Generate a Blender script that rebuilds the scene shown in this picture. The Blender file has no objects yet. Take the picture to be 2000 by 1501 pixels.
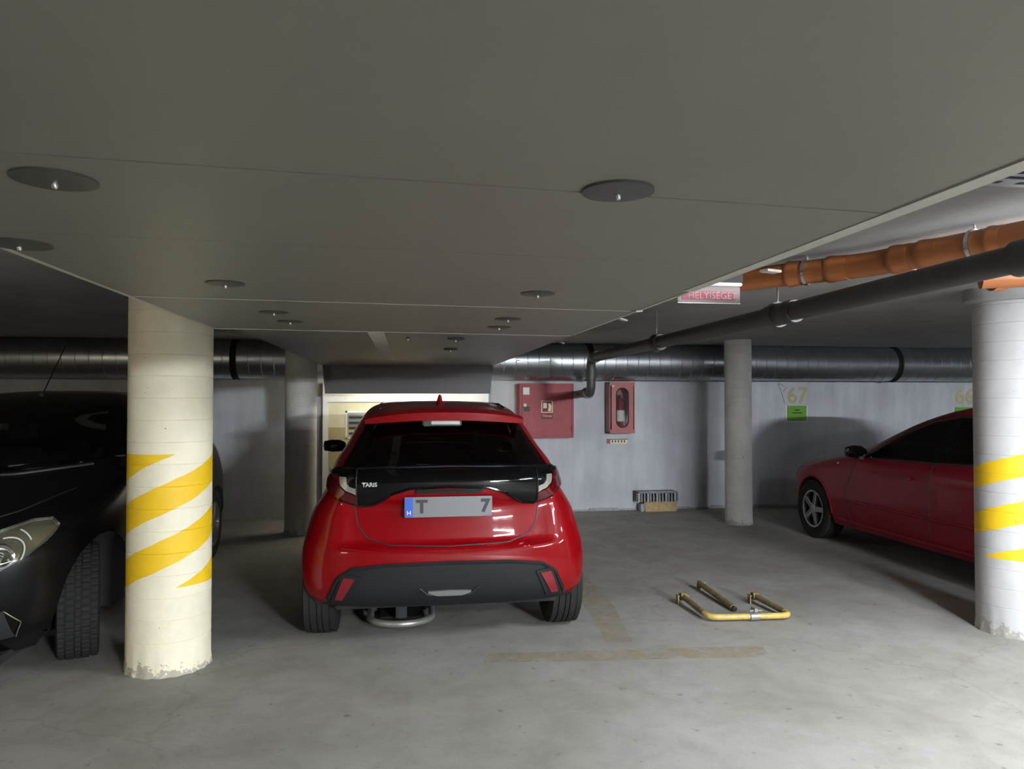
import bpy, bmesh, math, random
import numpy as np
from mathutils import Vector, Matrix

random.seed(4)
S = bpy.context.scene
COL = S.collection
PI = math.pi

# ------------------------------------------------------------------ camera
F, CX, CY, H = 1450.0, 1000.0, 750.5, 1.43
YAW = math.atan((1000 - 779) / F)
PITCH = math.atan((780 - 750.5) / F * math.cos(YAW))
cam_d = bpy.data.cameras.new('camera')
cam_d.sensor_fit = 'HORIZONTAL'
cam_d.sensor_width = 36.0
cam_d.lens = 36.0 * F / 2000.0
cam_d.clip_start = 0.02
cam = bpy.data.objects.new('camera', cam_d)
COL.objects.link(cam)
cam.location = (0, 0, H)
cam.rotation_euler = (PI / 2 + PITCH, 0, -YAW)
S.camera = cam

# ------------------------------------------------------------------ world, exposure
w = bpy.data.worlds.new('world')
S.world = w
w.use_nodes = True
w.node_tree.nodes['Background'].inputs[0].default_value = (0.55, 0.6, 0.7, 1)
w.node_tree.nodes['Background'].inputs[1].default_value = 0.0
S.view_settings.view_transform = 'Standard'
S.view_settings.look = 'None'
S.view_settings.gamma = 1.0
S.view_settings.use_curve_mapping = False
S.view_settings.exposure = 0.45
S.cycles.diffuse_bounces = 2

# real lamps of the garage, bare twin tubes: (x, y, z, rotation, tube brightness, colour, label)
COOL = (0.90, 0.95, 1.0)
WARM = (1.0, 0.86, 0.62)
LAMPS = [
    (3.10, 2.10, 2.03, -0.34, 330, COOL, 'twin tube lamp hung beside the bright striped column'),
    (6.60, 2.30, 2.03, 0.0, 140, COOL, 'twin tube lamp over the aisle beyond the dark red car'),
    (2.60, -0.9, 2.03, PI / 2, 360, COOL, 'twin tube lamp over the driving aisle, nearest behind the viewer'),
    (-5.60, -1.2, 2.03, PI / 2, 300, WARM, 'warm twin tube lamp over the aisle beyond the black car'),
    (3.70, -6.0, 2.03, PI / 2 - 0.3, 5000, COOL, 'twin tube lamp over the driving aisle, far behind the viewer'),
]

# ------------------------------------------------------------------ pixel helper (2000 x 1501 frame)
_f = Vector((math.sin(YAW) * math.cos(PITCH), math.cos(YAW) * math.cos(PITCH), math.sin(PITCH)))
_r = Vector((math.cos(YAW), -math.sin(YAW), 0))
_u = _r.cross(_f)
def ray(px, py): return _f * F + _r * (px - CX) + _u * (CY - py)
def onz(px, py, z=0.0):
    d = ray(px, py); return Vector((0, 0, H)) + d * ((z - H) / d.z)
def ony(px, py, y):
    d = ray(px, py); return Vector((0, 0, H)) + d * (y / d.y)

# ------------------------------------------------------------------ materials
def new_mat(name):
    m = bpy.data.materials.new(name); m.use_nodes = True
    return m, m.node_tree.nodes, m.node_tree.links, m.node_tree.nodes['Principled BSDF']
def mat(name, col, rough=0.5, metal=0.0, coat=0.0, var=0.0, scale=8.0, bump=0.0, bscale=60.0, spec=None, alpha=None, emit=None, estr=0.0, col2=None):
    m, N, L, b = new_mat(name)
    c = (*col, 1)
    b.inputs['Base Color'].default_value = c
    b.inputs['Roughness'].default_value = rough
    b.inputs['Metallic'].default_value = metal
    if coat: b.inputs['Coat Weight'].default_value = coat; b.inputs['Coat Roughness'].default_value = 0.04
    if spec is not None: b.inputs['Specular IOR Level'].default_value = spec
    if emit: b.inputs['Emission Color'].default_value = (*emit, 1); b.inputs['Emission Strength'].default_value = estr
    if var or col2 or bump:
        tc = N.new('ShaderNodeTexCoord')
    if var or col2:
        n = N.new('ShaderNodeTexNoise'); n.inputs['Scale'].default_value = scale; n.inputs['Detail'].default_value = 8; n.inputs['Roughness'].default_value = 0.65
        L.new(tc.outputs['Object'], n.inputs['Vector'])
        r = N.new('ShaderNodeValToRGB')
        r.color_ramp.elements[0].position = 0.3; r.color_ramp.elements[1].position = 0.7
        if col2:
            r.color_ramp.elements[0].color = (*col2, 1); r.color_ramp.elements[1].color = c
        else:
            r.color_ramp.elements[0].color = tuple(max(0, v * (1 - var)) for v in col) + (1,)
            r.color_ramp.elements[1].color = tuple(min(1, v * (1 + var)) for v in col) + (1,)
        L.new(n.outputs['Fac'], r.inputs['Fac']); L.new(r.outputs['Color'], b.inputs['Base Color'])
    if bump:
        n2 = N.new('ShaderNodeTexNoise'); n2.inputs['Scale'].default_value = bscale; n2.inputs['Detail'].default_value = 6
        L.new(tc.outputs['Object'], n2.inputs['Vector'])
        bp = N.new('ShaderNodeBump'); bp.inputs['Strength'].default_value = bump; bp.inputs['Distance'].default_value = 0.01
        L.new(n2.outputs['Fac'], bp.inputs['Height']); L.new(bp.outputs['Normal'], b.inputs['Normal'])
    return m
def glass_mat(name, tint, rough=0.02, refl=0.9):
    m, N, L, b = new_mat(name)
    N.remove(b)
    out = N['Material Output']
    t = N.new('ShaderNodeBsdfTransparent'); t.inputs[0].default_value = (*tint, 1)
    g = N.new('ShaderNodeBsdfGlossy'); g.inputs['Roughness'].default_value = rough; g.inputs[0].default_value = (refl, refl, refl, 1)
    fr = N.new('ShaderNodeFresnel'); fr.inputs['IOR'].default_value = 1.5
    mx = N.new('ShaderNodeMixShader')
    L.new(fr.outputs[0], mx.inputs[0]); L.new(t.outputs[0], mx.inputs[1]); L.new(g.outputs[0], mx.inputs[2]); L.new(mx.outputs[0], out.inputs['Surface'])
    return m

def floor_mat():
    m, N, L, b = new_mat('floor_concrete')
    tc = N.new('ShaderNodeTexCoord')
    def noise(scale, detail=8, rough=0.6, dist=0.0):
        n = N.new('ShaderNodeTexNoise'); n.inputs['Scale'].default_value = scale; n.inputs['Detail'].default_value = detail
        n.inputs['Roughness'].default_value = rough; n.inputs['Distortion'].default_value = dist
        L.new(tc.outputs['Object'], n.inputs['Vector']); return n
    def ramp(src, p0, c0, p1, c1):
        r = N.new('ShaderNodeValToRGB'); r.color_ramp.elements[0].position = p0; r.color_ramp.elements[1].position = p1
        r.color_ramp.elements[0].color = (*c0, 1); r.color_ramp.elements[1].color = (*c1, 1); L.new(src, r.inputs['Fac']); return r
    def mul(a, c, fac):
        x = N.new('ShaderNodeMix'); x.data_type = 'RGBA'; x.blend_type = 'MULTIPLY'; x.inputs[0].default_value = fac
        L.new(a, x.inputs[6]); L.new(c, x.inputs[7]); return x.outputs[2]
    base = ramp(noise(1.1, 10, 0.62, 0.6).outputs['Fac'], 0.3, (0.265, 0.254, 0.228), 0.72, (0.375, 0.364, 0.338)).outputs['Color']
    blot = ramp(noise(4.5, 8, 0.7, 0.3).outputs['Fac'], 0.36, (0.72, 0.71, 0.69), 0.56, (1, 1, 1)).outputs['Color']
    c = mul(base, blot, 0.55)
    spots = ramp(noise(16, 3, 0.5).outputs['Fac'], 0.24, (0.45, 0.44, 0.42), 0.34, (1, 1, 1)).outputs['Color']
    c = mul(c, spots, 0.8)
    grit = ramp(noise(160, 3, 0.6).outputs['Fac'], 0.3, (0.8, 0.8, 0.8), 0.6, (1, 1, 1)).outputs['Color']
    c = mul(c, grit, 0.6)
    # trowel cracks
    v = N.new('ShaderNodeTexVoronoi'); v.feature = 'DISTANCE_TO_EDGE'; v.inputs['Scale'].default_value = 0.55
    wn = noise(2.2, 6, 0.6)
    ad = N.new('ShaderNodeMix'); ad.data_type = 'RGBA'; ad.inputs[0].default_value = 0.35
    L.new(tc.outputs['Object'], ad.inputs[6]); L.new(wn.outputs['Color'], ad.inputs[7]); L.new(ad.outputs[2], v.inputs['Vector'])
    cr = ramp(v.outputs['Distance'], 0.0, (0.62, 0.6, 0.57), 0.006, (1, 1, 1)).outputs['Color']
    c = mul(c, cr, 0.4)
    L.new(c, b.inputs['Base Color'])
    rr = N.new('ShaderNodeMapRange'); rr.inputs[3].default_value = 0.55; rr.inputs[4].default_value = 0.85
    L.new(noise(3).outputs['Fac'], rr.inputs[0]); L.new(rr.outputs[0], b.inputs['Roughness'])
    bp = N.new('ShaderNodeBump'); bp.inputs['Strength'].default_value = 0.35; bp.inputs['Distance'].default_value = 0.01
    L.new(noise(45, 8, 0.7).outputs['Fac'], bp.inputs['Height']); L.new(bp.outputs['Normal'], b.inputs['Normal'])
    return m

def wall_mat():
    m, N, L, b = new_mat('wall_concrete')
    tc = N.new('ShaderNodeTexCoord')
    mp = N.new('ShaderNodeMapping'); mp.inputs['Scale'].default_value = (2.6, 2.6, 0.35)
    L.new(tc.outputs['Object'], mp.inputs['Vector'])
    n = N.new('ShaderNodeTexNoise'); n.inputs['Scale'].default_value = 2.0; n.inputs['Detail'].default_value = 9; n.inputs['Roughness'].default_value = 0.62
    L.new(mp.outputs[0], n.inputs['Vector'])
    r = N.new('ShaderNodeValToRGB'); r.color_ramp.elements[0].position = 0.3; r.color_ramp.elements[1].position = 0.68
    r.color_ramp.elements[0].color = (0.44, 0.45, 0.48, 1); r.color_ramp.elements[1].color = (0.58, 0.59, 0.63, 1)
    L.new(n.outputs['Fac'], r.inputs['Fac'])
    n2 = N.new('ShaderNodeTexNoise'); n2.inputs['Scale'].default_value = 2.5; n2.inputs['Detail'].default_value = 6
    L.new(tc.outputs['Object'], n2.inputs['Vector'])
    r2 = N.new('ShaderNodeValToRGB'); r2.color_ramp.elements[0].position = 0.35; r2.color_ramp.elements[1].position = 0.6
    r2.color_ramp.elements[0].color = (0.85, 0.85, 0.85, 1)
    L.new(n2.outputs['Fac'], r2.inputs['Fac'])
    x = N.new('ShaderNodeMix'); x.data_type = 'RGBA'; x.blend_type = 'MULTIPLY'; x.inputs[0].default_value = 0.8
    L.new(r.outputs[0], x.inputs[6]); L.new(r2.outputs[0], x.inputs[7]); L.new(x.outputs[2], b.inputs['Base Color'])
    b.inputs['Roughness'].default_value = 0.8
    n3 = N.new('ShaderNodeTexNoise'); n3.inputs['Scale'].default_value = 30; n3.inputs['Detail'].default_value = 6
    L.new(tc.outputs['Object'], n3.inputs['Vector'])
    bp = N.new('ShaderNodeBump'); bp.inputs['Strength'].default_value = 0.2; bp.inputs['Distance'].default_value = 0.01
    L.new(n3.outputs['Fac'], bp.inputs['Height']); L.new(bp.outputs['Normal'], b.inputs['Normal'])
    return m

def column_mat(name, base, stripes=None):
    """painted concrete; stripes = (phase, slope per radian, period, width, z low, z high): a helical yellow band"""
    m, N, L, b = new_mat(name)
    tc = N.new('ShaderNodeTexCoord')
    n = N.new('ShaderNodeTexNoise'); n.inputs['Scale'].default_value = 5; n.inputs['Detail'].default_value = 8; n.inputs['Roughness'].default_value = 0.65
    L.new(tc.outputs['Object'], n.inputs['Vector'])
    r = N.new('ShaderNodeValToRGB'); r.color_ramp.elements[0].position = 0.3; r.color_ramp.elements[1].position = 0.65
    r.color_ramp.elements[0].color = tuple(v * 0.86 for v in base) + (1,); r.color_ramp.elements[1].color = (*base, 1)
    L.new(n.outputs['Fac'], r.inputs['Fac'])
    col = r.outputs[0]
    sep = N.new('ShaderNodeSeparateXYZ'); L.new(tc.outputs['Object'], sep.inputs[0])
    def M(op, a, c=None, d=None):
        x = N.new('ShaderNodeMath'); x.operation = op
        for i, v in enumerate((a, c, d)):
            if v is None: continue
            if isinstance(v, (int, float)): x.inputs[i].default_value = v
            else: L.new(v, x.inputs[i])
        return x.outputs[0]
    if stripes:
        ph, k, per, wd, z0, z1 = stripes
        wob = N.new('ShaderNodeTexNoise'); wob.inputs['Scale'].default_value = 9
        L.new(tc.outputs['Object'], wob.inputs['Vector'])
        wz = M('MULTIPLY', M('SUBTRACT', wob.outputs['Fac'], 0.5), 0.02)
        ang = M('ARCTAN2', sep.outputs['X'], M('MULTIPLY', sep.outputs['Y'], -1.0))   # 0 at -Y, + to +X
        v = M('SUBTRACT', M('ADD', sep.outputs['Z'], wz), M('MULTIPLY', ang, k))
        fr = M('FRACT', M('DIVIDE', M('ADD', v, ph + 10 * per), per))
        band = M('LESS_THAN', fr, wd / per)
        lo = M('GREATER_THAN', sep.outputs['Z'], z0); hi = M('LESS_THAN', sep.outputs['Z'], z1)
        msk = M('MULTIPLY', M('MULTIPLY', band, lo), hi)
        yn = N.new('ShaderNodeValToRGB'); yn.color_ramp.elements[0].color = (0.66, 0.40, 0.008, 1); yn.color_ramp.elements[1].color = (0.85, 0.56, 0.01, 1)
        L.new(n.outputs['Fac'], yn.inputs['Fac'])
        x = N.new('ShaderNodeMix'); x.data_type = 'RGBA'
        L.new(msk, x.inputs[0]); L.new(col, x.inputs[6]); L.new(yn.outputs[0], x.inputs[7]); col = x.outputs[2]
    # chips and scuffs
    n4 = N.new('ShaderNodeTexNoise'); n4.inputs['Scale'].default_value = 17; n4.inputs['Detail'].default_value = 4; n4.inputs['Roughness'].default_value = 0.7
    L.new(tc.outputs['Object'], n4.inputs['Vector'])
    c4 = N.new('ShaderNodeValToRGB'); c4.color_ramp.elements[0].position = 0.275; c4.color_ramp.elements[1].position = 0.30
    c4.color_ramp.elements[0].color = (0.25, 0.24, 0.2, 1); c4.color_ramp.elements[1].color = (1, 1, 1, 1)
    L.new(n4.outputs['Fac'], c4.inputs['Fac'])
    # dirty, chipped foot
    n5 = N.new('ShaderNodeTexNoise'); n5.inputs['Scale'].default_value = 26; n5.inputs['Detail'].default_value = 8; n5.inputs['Roughness'].default_value = 0.75
    L.new(tc.outputs['Object'], n5.inputs['Vector'])
    foot = M('LESS_THAN', M('ADD', sep.outputs['Z'], M('MULTIPLY', n.outputs['Fac'], 0.30)), M('MULTIPLY', n5.outputs['Fac'], 0.37))
    x = N.new('ShaderNodeMix'); x.data_type = 'RGBA'; x.blend_type = 'MULTIPLY'; x.inputs[0].default_value = 1
    L.new(col, x.inputs[6]); L.new(c4.outputs[0], x.inputs[7])
    y = N.new('ShaderNodeMix'); y.data_type = 'RGBA'; L.new(M('MULTIPLY', foot, 0.75), y.inputs[0]); L.new(x.outputs[2], y.inputs[6]); y.inputs[7].default_value = (0.27, 0.25, 0.21, 1)
    L.new(y.outputs[2], b.inputs['Base Color'])
    b.inputs['Roughness'].default_value = 0.55
    bp = N.new('ShaderNodeBump'); bp.inputs['Strength'].default_value = 0.25; bp.inputs['Distance'].default_value = 0.01
    L.new(n5.outputs['Fac'], bp.inputs['Height']); L.new(bp.outputs['Normal'], b.inputs['Normal'])
    return m

M_ = {}
M_['floor'] = floor_mat()
M_['wall'] = wall_mat()
M_['ceil'] = mat('ceiling_plaster', (0.30, 0.295, 0.285), 0.9, var=0.12, scale=2.5, bump=0.15, bscale=25)
M_['board'] = mat('soffit_board', (0.212, 0.204, 0.172), 0.5, var=0.05, scale=1.6, bump=0.05, bscale=14)
M_['board_shaded'] = mat('soffit_board_shaded', (0.165, 0.163, 0.155), 0.45, var=0.06, scale=2)  # rear boards: light falling off with depth is put into this darker grey
M_['fascia'] = mat('fascia_grey', (0.15, 0.15, 0.152), 0.6, var=0.06, scale=3)
M_['strip'] = mat('edge_tape', (0.50, 0.485, 0.43), 0.55, var=0.06, scale=6)
M_['batten'] = mat('seam_tape', (0.82, 0.79, 0.70), 0.6, var=0.1, scale=12)
M_['disc'] = mat('fixing_disc', (0.085, 0.085, 0.078), 0.5, metal=0.2)
M_['steel'] = mat('bright_steel', (0.6, 0.6, 0.6), 0.25, metal=1.0)
M_['galv'] = mat('galvanised_duct', (0.40, 0.42, 0.44), 0.33, metal=0.95, var=0.12, scale=9)
M_['blackpipe'] = mat('black_plastic_pipe', (0.05, 0.05, 0.052), 0.5, var=0.15, scale=6)
M_['orange'] = mat('orange_plastic_pipe', (0.30, 0.098, 0.028), 0.42, var=0.12, scale=5)
M_['redcab'] = mat('red_cabinet_paint', (0.34, 0.045, 0.055), 0.45, col2=(0.24, 0.028, 0.036), scale=7, bump=0.08, bscale=18, spec=0.25)
M_['redcab2'] = mat('red_extinguisher_cabinet', (0.33, 0.05, 0.045), 0.4, var=0.08, scale=8)
M_['cream'] = mat('cream_label', (0.72, 0.62, 0.45), 0.6)
M_['darkred'] = mat('dark_red_print', (0.16, 0.012, 0.015), 0.6)
M_['white'] = mat('white_paint', (0.8, 0.8, 0.8), 0.5, var=0.04, scale=6)
M_['doorcream'] = mat('cream_door_paint', (0.66, 0.62, 0.45), 0.5, var=0.08, scale=5)
M_['doorlow'] = mat('tan_door_paint', (0.44, 0.36, 0.2), 0.55, var=0.1, scale=5)
M_['paper'] = mat('paper', (0.75, 0.74, 0.7), 0.8)
M_['dark'] = mat('dark_plastic', (0.012, 0.012, 0.013), 0.55)
M_['darkgrey'] = mat('dark_grey_plastic', (0.011, 0.0113, 0.0125), 0.65, spec=0.2, bump=0.05, bscale=300)
M_['rubber'] = mat('tyre_rubber', (0.016, 0.016, 0.015), 0.85, spec=0.25, bump=0.1, bscale=120)
M_['liner'] = mat('wheel_liner', (0.01, 0.01, 0.01), 0.9)
M_['red'] = mat('red_car_paint', (0.175, 0.0008, 0.003), 0.35, metal=0.0, coat=0.5, spec=0.08)
M_['reddark'] = mat('maroon_car_paint', (0.22, 0.007, 0.018), 0.4, coat=0.2, spec=0.15)
M_['blackpaint'] = mat('black_car_paint', (0.003, 0.003, 0.0035), 0.22, spec=0.25)
M_['gloss'] = mat('gloss_black', (0.002, 0.002, 0.0025), 0.1, coat=0.3, spec=0.25)
M_['lampred'] = mat('tail_lamp_red', (0.07, 0.002, 0.004), 0.12, coat=1.0)
M_['lampclear'] = mat('lamp_clear', (0.40, 0.39, 0.36), 0.2, metal=0.5, coat=1.0)
M_['reflector'] = mat('rear_reflector', (0.16, 0.004, 0.01), 0.25, coat=1.0)
M_['silver'] = mat('silver_trim', (0.42, 0.42, 0.42), 0.35, metal=0.8)
M_['chrome'] = mat('chrome', (0.75, 0.75, 0.75), 0.1, metal=1.0)
M_['alloy'] = mat('alloy_wheel', (0.34, 0.34, 0.35), 0.3, metal=0.9)
M_['plate'] = mat('number_plate', (0.14, 0.143, 0.147), 0.45)
M_['blue'] = mat('plate_blue', (0.01, 0.08, 0.42), 0.45)
M_['ink'] = mat('black_ink', (0.02, 0.02, 0.02), 0.6)
M_['seat'] = mat('seat_fabric', (0.02, 0.02, 0.022), 0.9)
M_['roofgrey'] = mat('grey_headlining', (0.16, 0.16, 0.16), 0.9)
M_['glass'] = glass_mat('tinted_glass', (0.66, 0.72, 0.72))
M_['glass_dark'] = glass_mat('privacy_glass', (0.30, 0.32, 0.33))
M_['clear'] = glass_mat('clear_cover', (0.9, 0.9, 0.88))
M_['yellow'] = mat('worn_yellow_paint', (0.62, 0.42, 0.05), 0.5, col2=(0.30, 0.24, 0.14), scale=22, bump=0.2, bscale=60)
M_['rust'] = mat('dull_olive_metal', (0.20, 0.16, 0.07), 0.55, metal=0.3, var=0.4, scale=25, bump=0.2, bscale=60)
M_['wood'] = mat('tan_brick', (0.40, 0.29, 0.15), 0.85, var=0.25, scale=14, bump=0.3, bscale=40)
M_['mesh_grey'] = mat('grey_block', (0.30, 0.31, 0.33), 0.6, var=0.3, scale=30)
M_['green'] = mat('green_sheet', (0.15, 0.36, 0.04), 0.35, var=0.1, scale=30)
M_['greendark'] = mat('green_print', (0.01, 0.06, 0.005), 0.5)
M_['paintyellow'] = mat('faded_wall_yellow', (0.47, 0.42, 0.22), 0.8, var=0.15, scale=20)
M_['pencil'] = mat('dark_scribble', (0.33, 0.33, 0.34), 0.8)
M_['signred'] = mat('sign_red', (0.26, 0.03, 0.05), 0.4)
M_['signpale'] = mat('sign_pale', (0.48, 0.30, 0.30), 0.4)
M_['acrylic'] = mat('sign_acrylic', (0.30, 0.24, 0.24), 0.15, coat=1.0)
M_['cable'] = mat('cable', (0.03, 0.03, 0.03), 0.6)
M_['barrier_grey'] = mat('barrier_grey', (0.36, 0.36, 0.34), 0.35, metal=0.6, var=0.15, scale=15)
def line_mat():
    m, N, L, b = new_mat('worn_floor_paint')
    b.inputs['Base Color'].default_value = (0.40, 0.33, 0.20, 1); b.inputs['Roughness'].default_value = 0.8
    tc = N.new('ShaderNodeTexCoord'); n = N.new('ShaderNodeTexNoise'); n.inputs['Scale'].default_value = 7; n.inputs['Detail'].default_value = 10; n.inputs['Roughness'].default_value = 0.72
    L.new(tc.outputs['Object'], n.inputs['Vector'])
    r = N.new('ShaderNodeMapRange'); r.inputs[1].default_value = 0.40; r.inputs[2].default_value = 0.66; r.inputs[3].default_value = 0.10; r.inputs[4].default_value = 0.75
    L.new(n.outputs['Fac'], r.inputs[0]); L.new(r.outputs[0], b.inputs['Alpha'])
    return m
M_['line'] = line_mat()
def emis(name, col, s):
    return mat(name, (0.8, 0.8, 0.8), 0.4, emit=col, estr=s)
M_['led'] = emis('dashboard_led', (0.9, 1.0, 0.1), 0.6)

# ------------------------------------------------------------------ object helpers
def tag(o, label=None, cat=None, group=None, kind=None):
    if label: o['label'] = label
    if cat: o['category'] = cat
    if group: o['group'] = group
    if kind: o['kind'] = kind
    return o
def empty(name, loc, label, cat, group=None, rz=0.0):
    o = bpy.data.objects.new(name, None); COL.objects.link(o); o.empty_display_size = 0.1
    o.location = loc; o.rotation_euler = (0, 0, rz)
    return tag(o, label, cat, group)
def obj(name, V, Fc, m, parent=None, smooth=False, mods=None):
    me = bpy.data.meshes.new(name)
    me.from_pydata([tuple(v) for v in V], [], Fc)
    me.validate(clean_customdata=False); me.update()
    bm = bmesh.new(); bm.from_mesh(me); bmesh.ops.recalc_face_normals(bm, faces=bm.faces); bm.to_mesh(me); bm.free()
    if m: me.materials.append(m)
    if smooth:
        for p in me.polygons: p.use_smooth = True
    o = bpy.data.objects.new(name, me); COL.objects.link(o)
    if parent: o.parent = parent
    return o
def sharp(o, ang=0.6):
    try: o.data.set_sharp_from_angle(angle=ang)
    except Exception: pass
    return o
class MB:
    def __init__(s): s.V = []; s.F = []
    def add(s, V, Fc):
        n = len(s.V); s.V += [Vector(v) for v in V]; s.F += [[i + n for i in f] for f in Fc]; return s
    def box(s, a, b, bev=0.0):
        x0, y0, z0 = a; x1, y1, z1 = b
        if bev <= 0:
            V = [(x0,y0,z0),(x1,y0,z0),(x1,y1,z0),(x0,y1,z0),(x0,y0,z1),(x1,y0,z1),(x1,y1,z1),(x0,y1,z1)]
            return s.add(V, [[0,3,2,1],[4,5,6,7],[0,1,5,4],[1,2,6,5],[2,3,7,6],[3,0,4,7]])
        bm = bmesh.new(); bmesh.ops.create_cube(bm, size=1)
        for v in bm.verts: v.co = Vector(((x0+x1)/2 + v.co.x*(x1-x0), (y0+y1)/2 + v.co.y*(y1-y0), (z0+z1)/2 + v.co.z*(z1-z0)))
        bmesh.ops.bevel(bm, geom=list(bm.edges), offset=bev, segments=2, affect='EDGES')
        bm.verts.index_update()
        V = [v.co.copy() for v in bm.verts]; Fc = [[v.index for v in f.verts] for f in bm.faces]; bm.free()
        return s.add(V, Fc)
    def tube(s, pts, r, n=12, cap=True):
        pts = [Vector(p) for p in pts]; R = r if isinstance(r, (list, tuple)) else [r] * len(pts)
        V = []; Fc = []; up = None
        for i, p in enumerate(pts):
            if i == 0: t = pts[1] - p
            elif i == len(pts) - 1: t = p - pts[i-1]
            else: t = (pts[i+1] - p).normalized() + (p - pts[i-1]).normalized()
            t.normalize()
            if up is None:
                a = Vector((0, 0, 1)) if abs(t.z) < 0.9 else Vector((1, 0, 0))
                up = (a - t * a.dot(t)).normalized()
            else: up = (up - t * up.dot(t)).normalized()
            sd = t.cross(up)
            for k in range(n):
                A = 2 * PI * k / n; V.append(p + (up * math.cos(A) + sd * math.sin(A)) * R[i])
        for i in range(len(pts) - 1):
            for k in range(n):
                Fc.append([i*n+k, i*n+(k+1) % n, (i+1)*n+(k+1) % n, (i+1)*n+k])
        if cap: Fc.append(list(range(n))[::-1]); Fc.append([(len(pts)-1)*n+k for k in range(n)])
        return s.add(V, Fc)
    def lathe(s, prof, n=32, axis='Z', c=(0, 0, 0), cap=False, fn=None):
        """prof: list of (radius, height along the axis)"""
        V = []; Fc = []
        for i, (r, h) in enumerate(prof):
            for k in range(n):
                A = 2 * PI * k / n; rr = r if fn is None else fn(i, k, r)
                a, b = rr * math.cos(A), rr * math.sin(A)
                q = (a, b, h) if axis == 'Z' else (h, a, b) if axis == 'X' else (a, h, b)
                V.append((q[0]+c[0], q[1]+c[1], q[2]+c[2]))
        for i in range(len(prof) - 1):
            for k in range(n): Fc.append([i*n+k, i*n+(k+1) % n, (i+1)*n+(k+1) % n, (i+1)*n+k])
        if cap: Fc.append(list(range(n))); Fc.append([(len(prof)-1)*n+k for k in range(n)])
        return s.add(V, Fc)
    def prism(s, poly, y0, y1, plane='XZ'):
        n = len(poly)
        def P(a, b, d): return (a, d, b) if plane == 'XZ' else (d, a, b) if plane == 'YZ' else (a, b, d)
        V = [P(a, b, y0) for a, b in poly] + [P(a, b, y1) for a, b in poly]
        Fc = [list(range(n)), list(range(n, 2*n))[::-1]] + [[i, (i+1) % n, n+(i+1) % n, n+i] for i in range(n)]
        return s.add(V, Fc)
    def xf(s, mtx): s.V = [mtx @ v for v in s.V]; return s
    def build(s, name, m, parent=None, smooth=False): 
        o = obj(name, s.V, s.F, m, parent, smooth)
        return sharp(o) if smooth else o
def text(name, body, size, m, parent, mtx, thick=0.002, align='CENTER', bold=0.0):
    cu = bpy.data.curves.new(name, 'FONT'); cu.body = body; cu.offset = bold; cu.size = size; cu.extrude = thick; cu.align_x = align; cu.align_y = 'CENTER'; cu.resolution_u = 3
    t = bpy.data.objects.new(name + '_curve', cu); COL.objects.link(t)
    dg = bpy.context.evaluated_depsgraph_get(); dg.update()
    me = bpy.data.meshes.new_from_object(t.evaluated_get(dg))
    bpy.data.objects.remove(t); bpy.data.curves.remove(cu)
    me.name = name; me.materials.clear(); me.materials.append(m); me.transform(mtx)
    o = bpy.data.objects.new(name, me); COL.objects.link(o)
    if parent: o.parent = parent
    return o
FACE_CAM = Matrix.Rotation(PI / 2, 4, 'X')       # text lying in XY -> standing in XZ, seen from -Y
def at(x, y, z): return Matrix.Translation((x, y, z)) @ FACE_CAM
def copy_tree(o, parent=None):
    c = o.copy(); COL.objects.link(c); c.parent = parent
    for ch in o.children: copy_tree(ch, c)
    return c

# ================================================================== SETTING
XL, XR, YB, YW, ZC = -11.0, 14.0, -14.0, 9.3, 2.12
def structure(name, mb, m, label):
    o = mb.build(name, m); return tag(o, label, None, None, 'structure')
fl = structure('floor', MB().box((XL, YB, -0.1), (XR, YW + 0.2, 0)), M_['floor'], 'worn grey concrete garage floor')
structure('ceiling', MB().box((XL, YB, ZC), (XR, YW + 0.2, ZC + 0.15)), M_['ceil'], 'low grey plaster garage ceiling above the pipes')
wb = structure('wall_back', MB().box((XL, YW, 0), (XR, YW + 0.2, ZC)), M_['wall'], 'pale grey blotchy concrete wall behind the parked cars')
structure('wall_left', MB().box((XL - 0.2, YB, 0), (XL, YW, ZC)), M_['wall'], 'pale side wall of the garage left of the cars')
structure('wall_right', MB().box((XR, YB, 0), (XR + 0.2, YW, ZC)), M_['wall'], 'pale side wall of the garage right of the cars')
structure('wall_front', MB().box((XL, YB - 0.2, 0), (XR, YB, ZC)), M_['wall'], 'pale garage wall across the aisle')
# worn bay markings, a skin of paint on the floor
def flat(pts, z=0.0012):
    return obj('bay_marking', [(p[0], p[1], z) for p in pts], [list(range(len(pts)))], M_['line'], fl)
flat([onz(945, 1293), onz(1150, 1291), onz(1350, 1285), onz(1475, 1283), onz(1500, 1276), onz(1490, 1262), onz(1430, 1262), onz(1240, 1268), onz(1050, 1273), onz(955, 1276)])
flat([(1.37, 4.25), (1.21, 4.27), (1.25, 4.6), (1.27, 5.0), (1.33, 5.6), (1.36, 6.2), (1.49, 6.2), (1.5, 5.6), (1.48, 5.0), (1.42, 4.6)])
# rough skirting joint of the back wall
sk = MB()
px = 1.3
while px < 6.0:
    l = random.uniform(0.15, 0.4); sk.box((px, YW - random.uniform(0.01, 0.03), 0), (px + l, YW + 0.01, random.uniform(0.015, 0.04)), 0.004); px += l * 0.95
tag(sk.build('baseboard_back', M_['mesh_grey']), 'crumbling mortar joint where the back wall meets the floor', None, None, 'structure')

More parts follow.
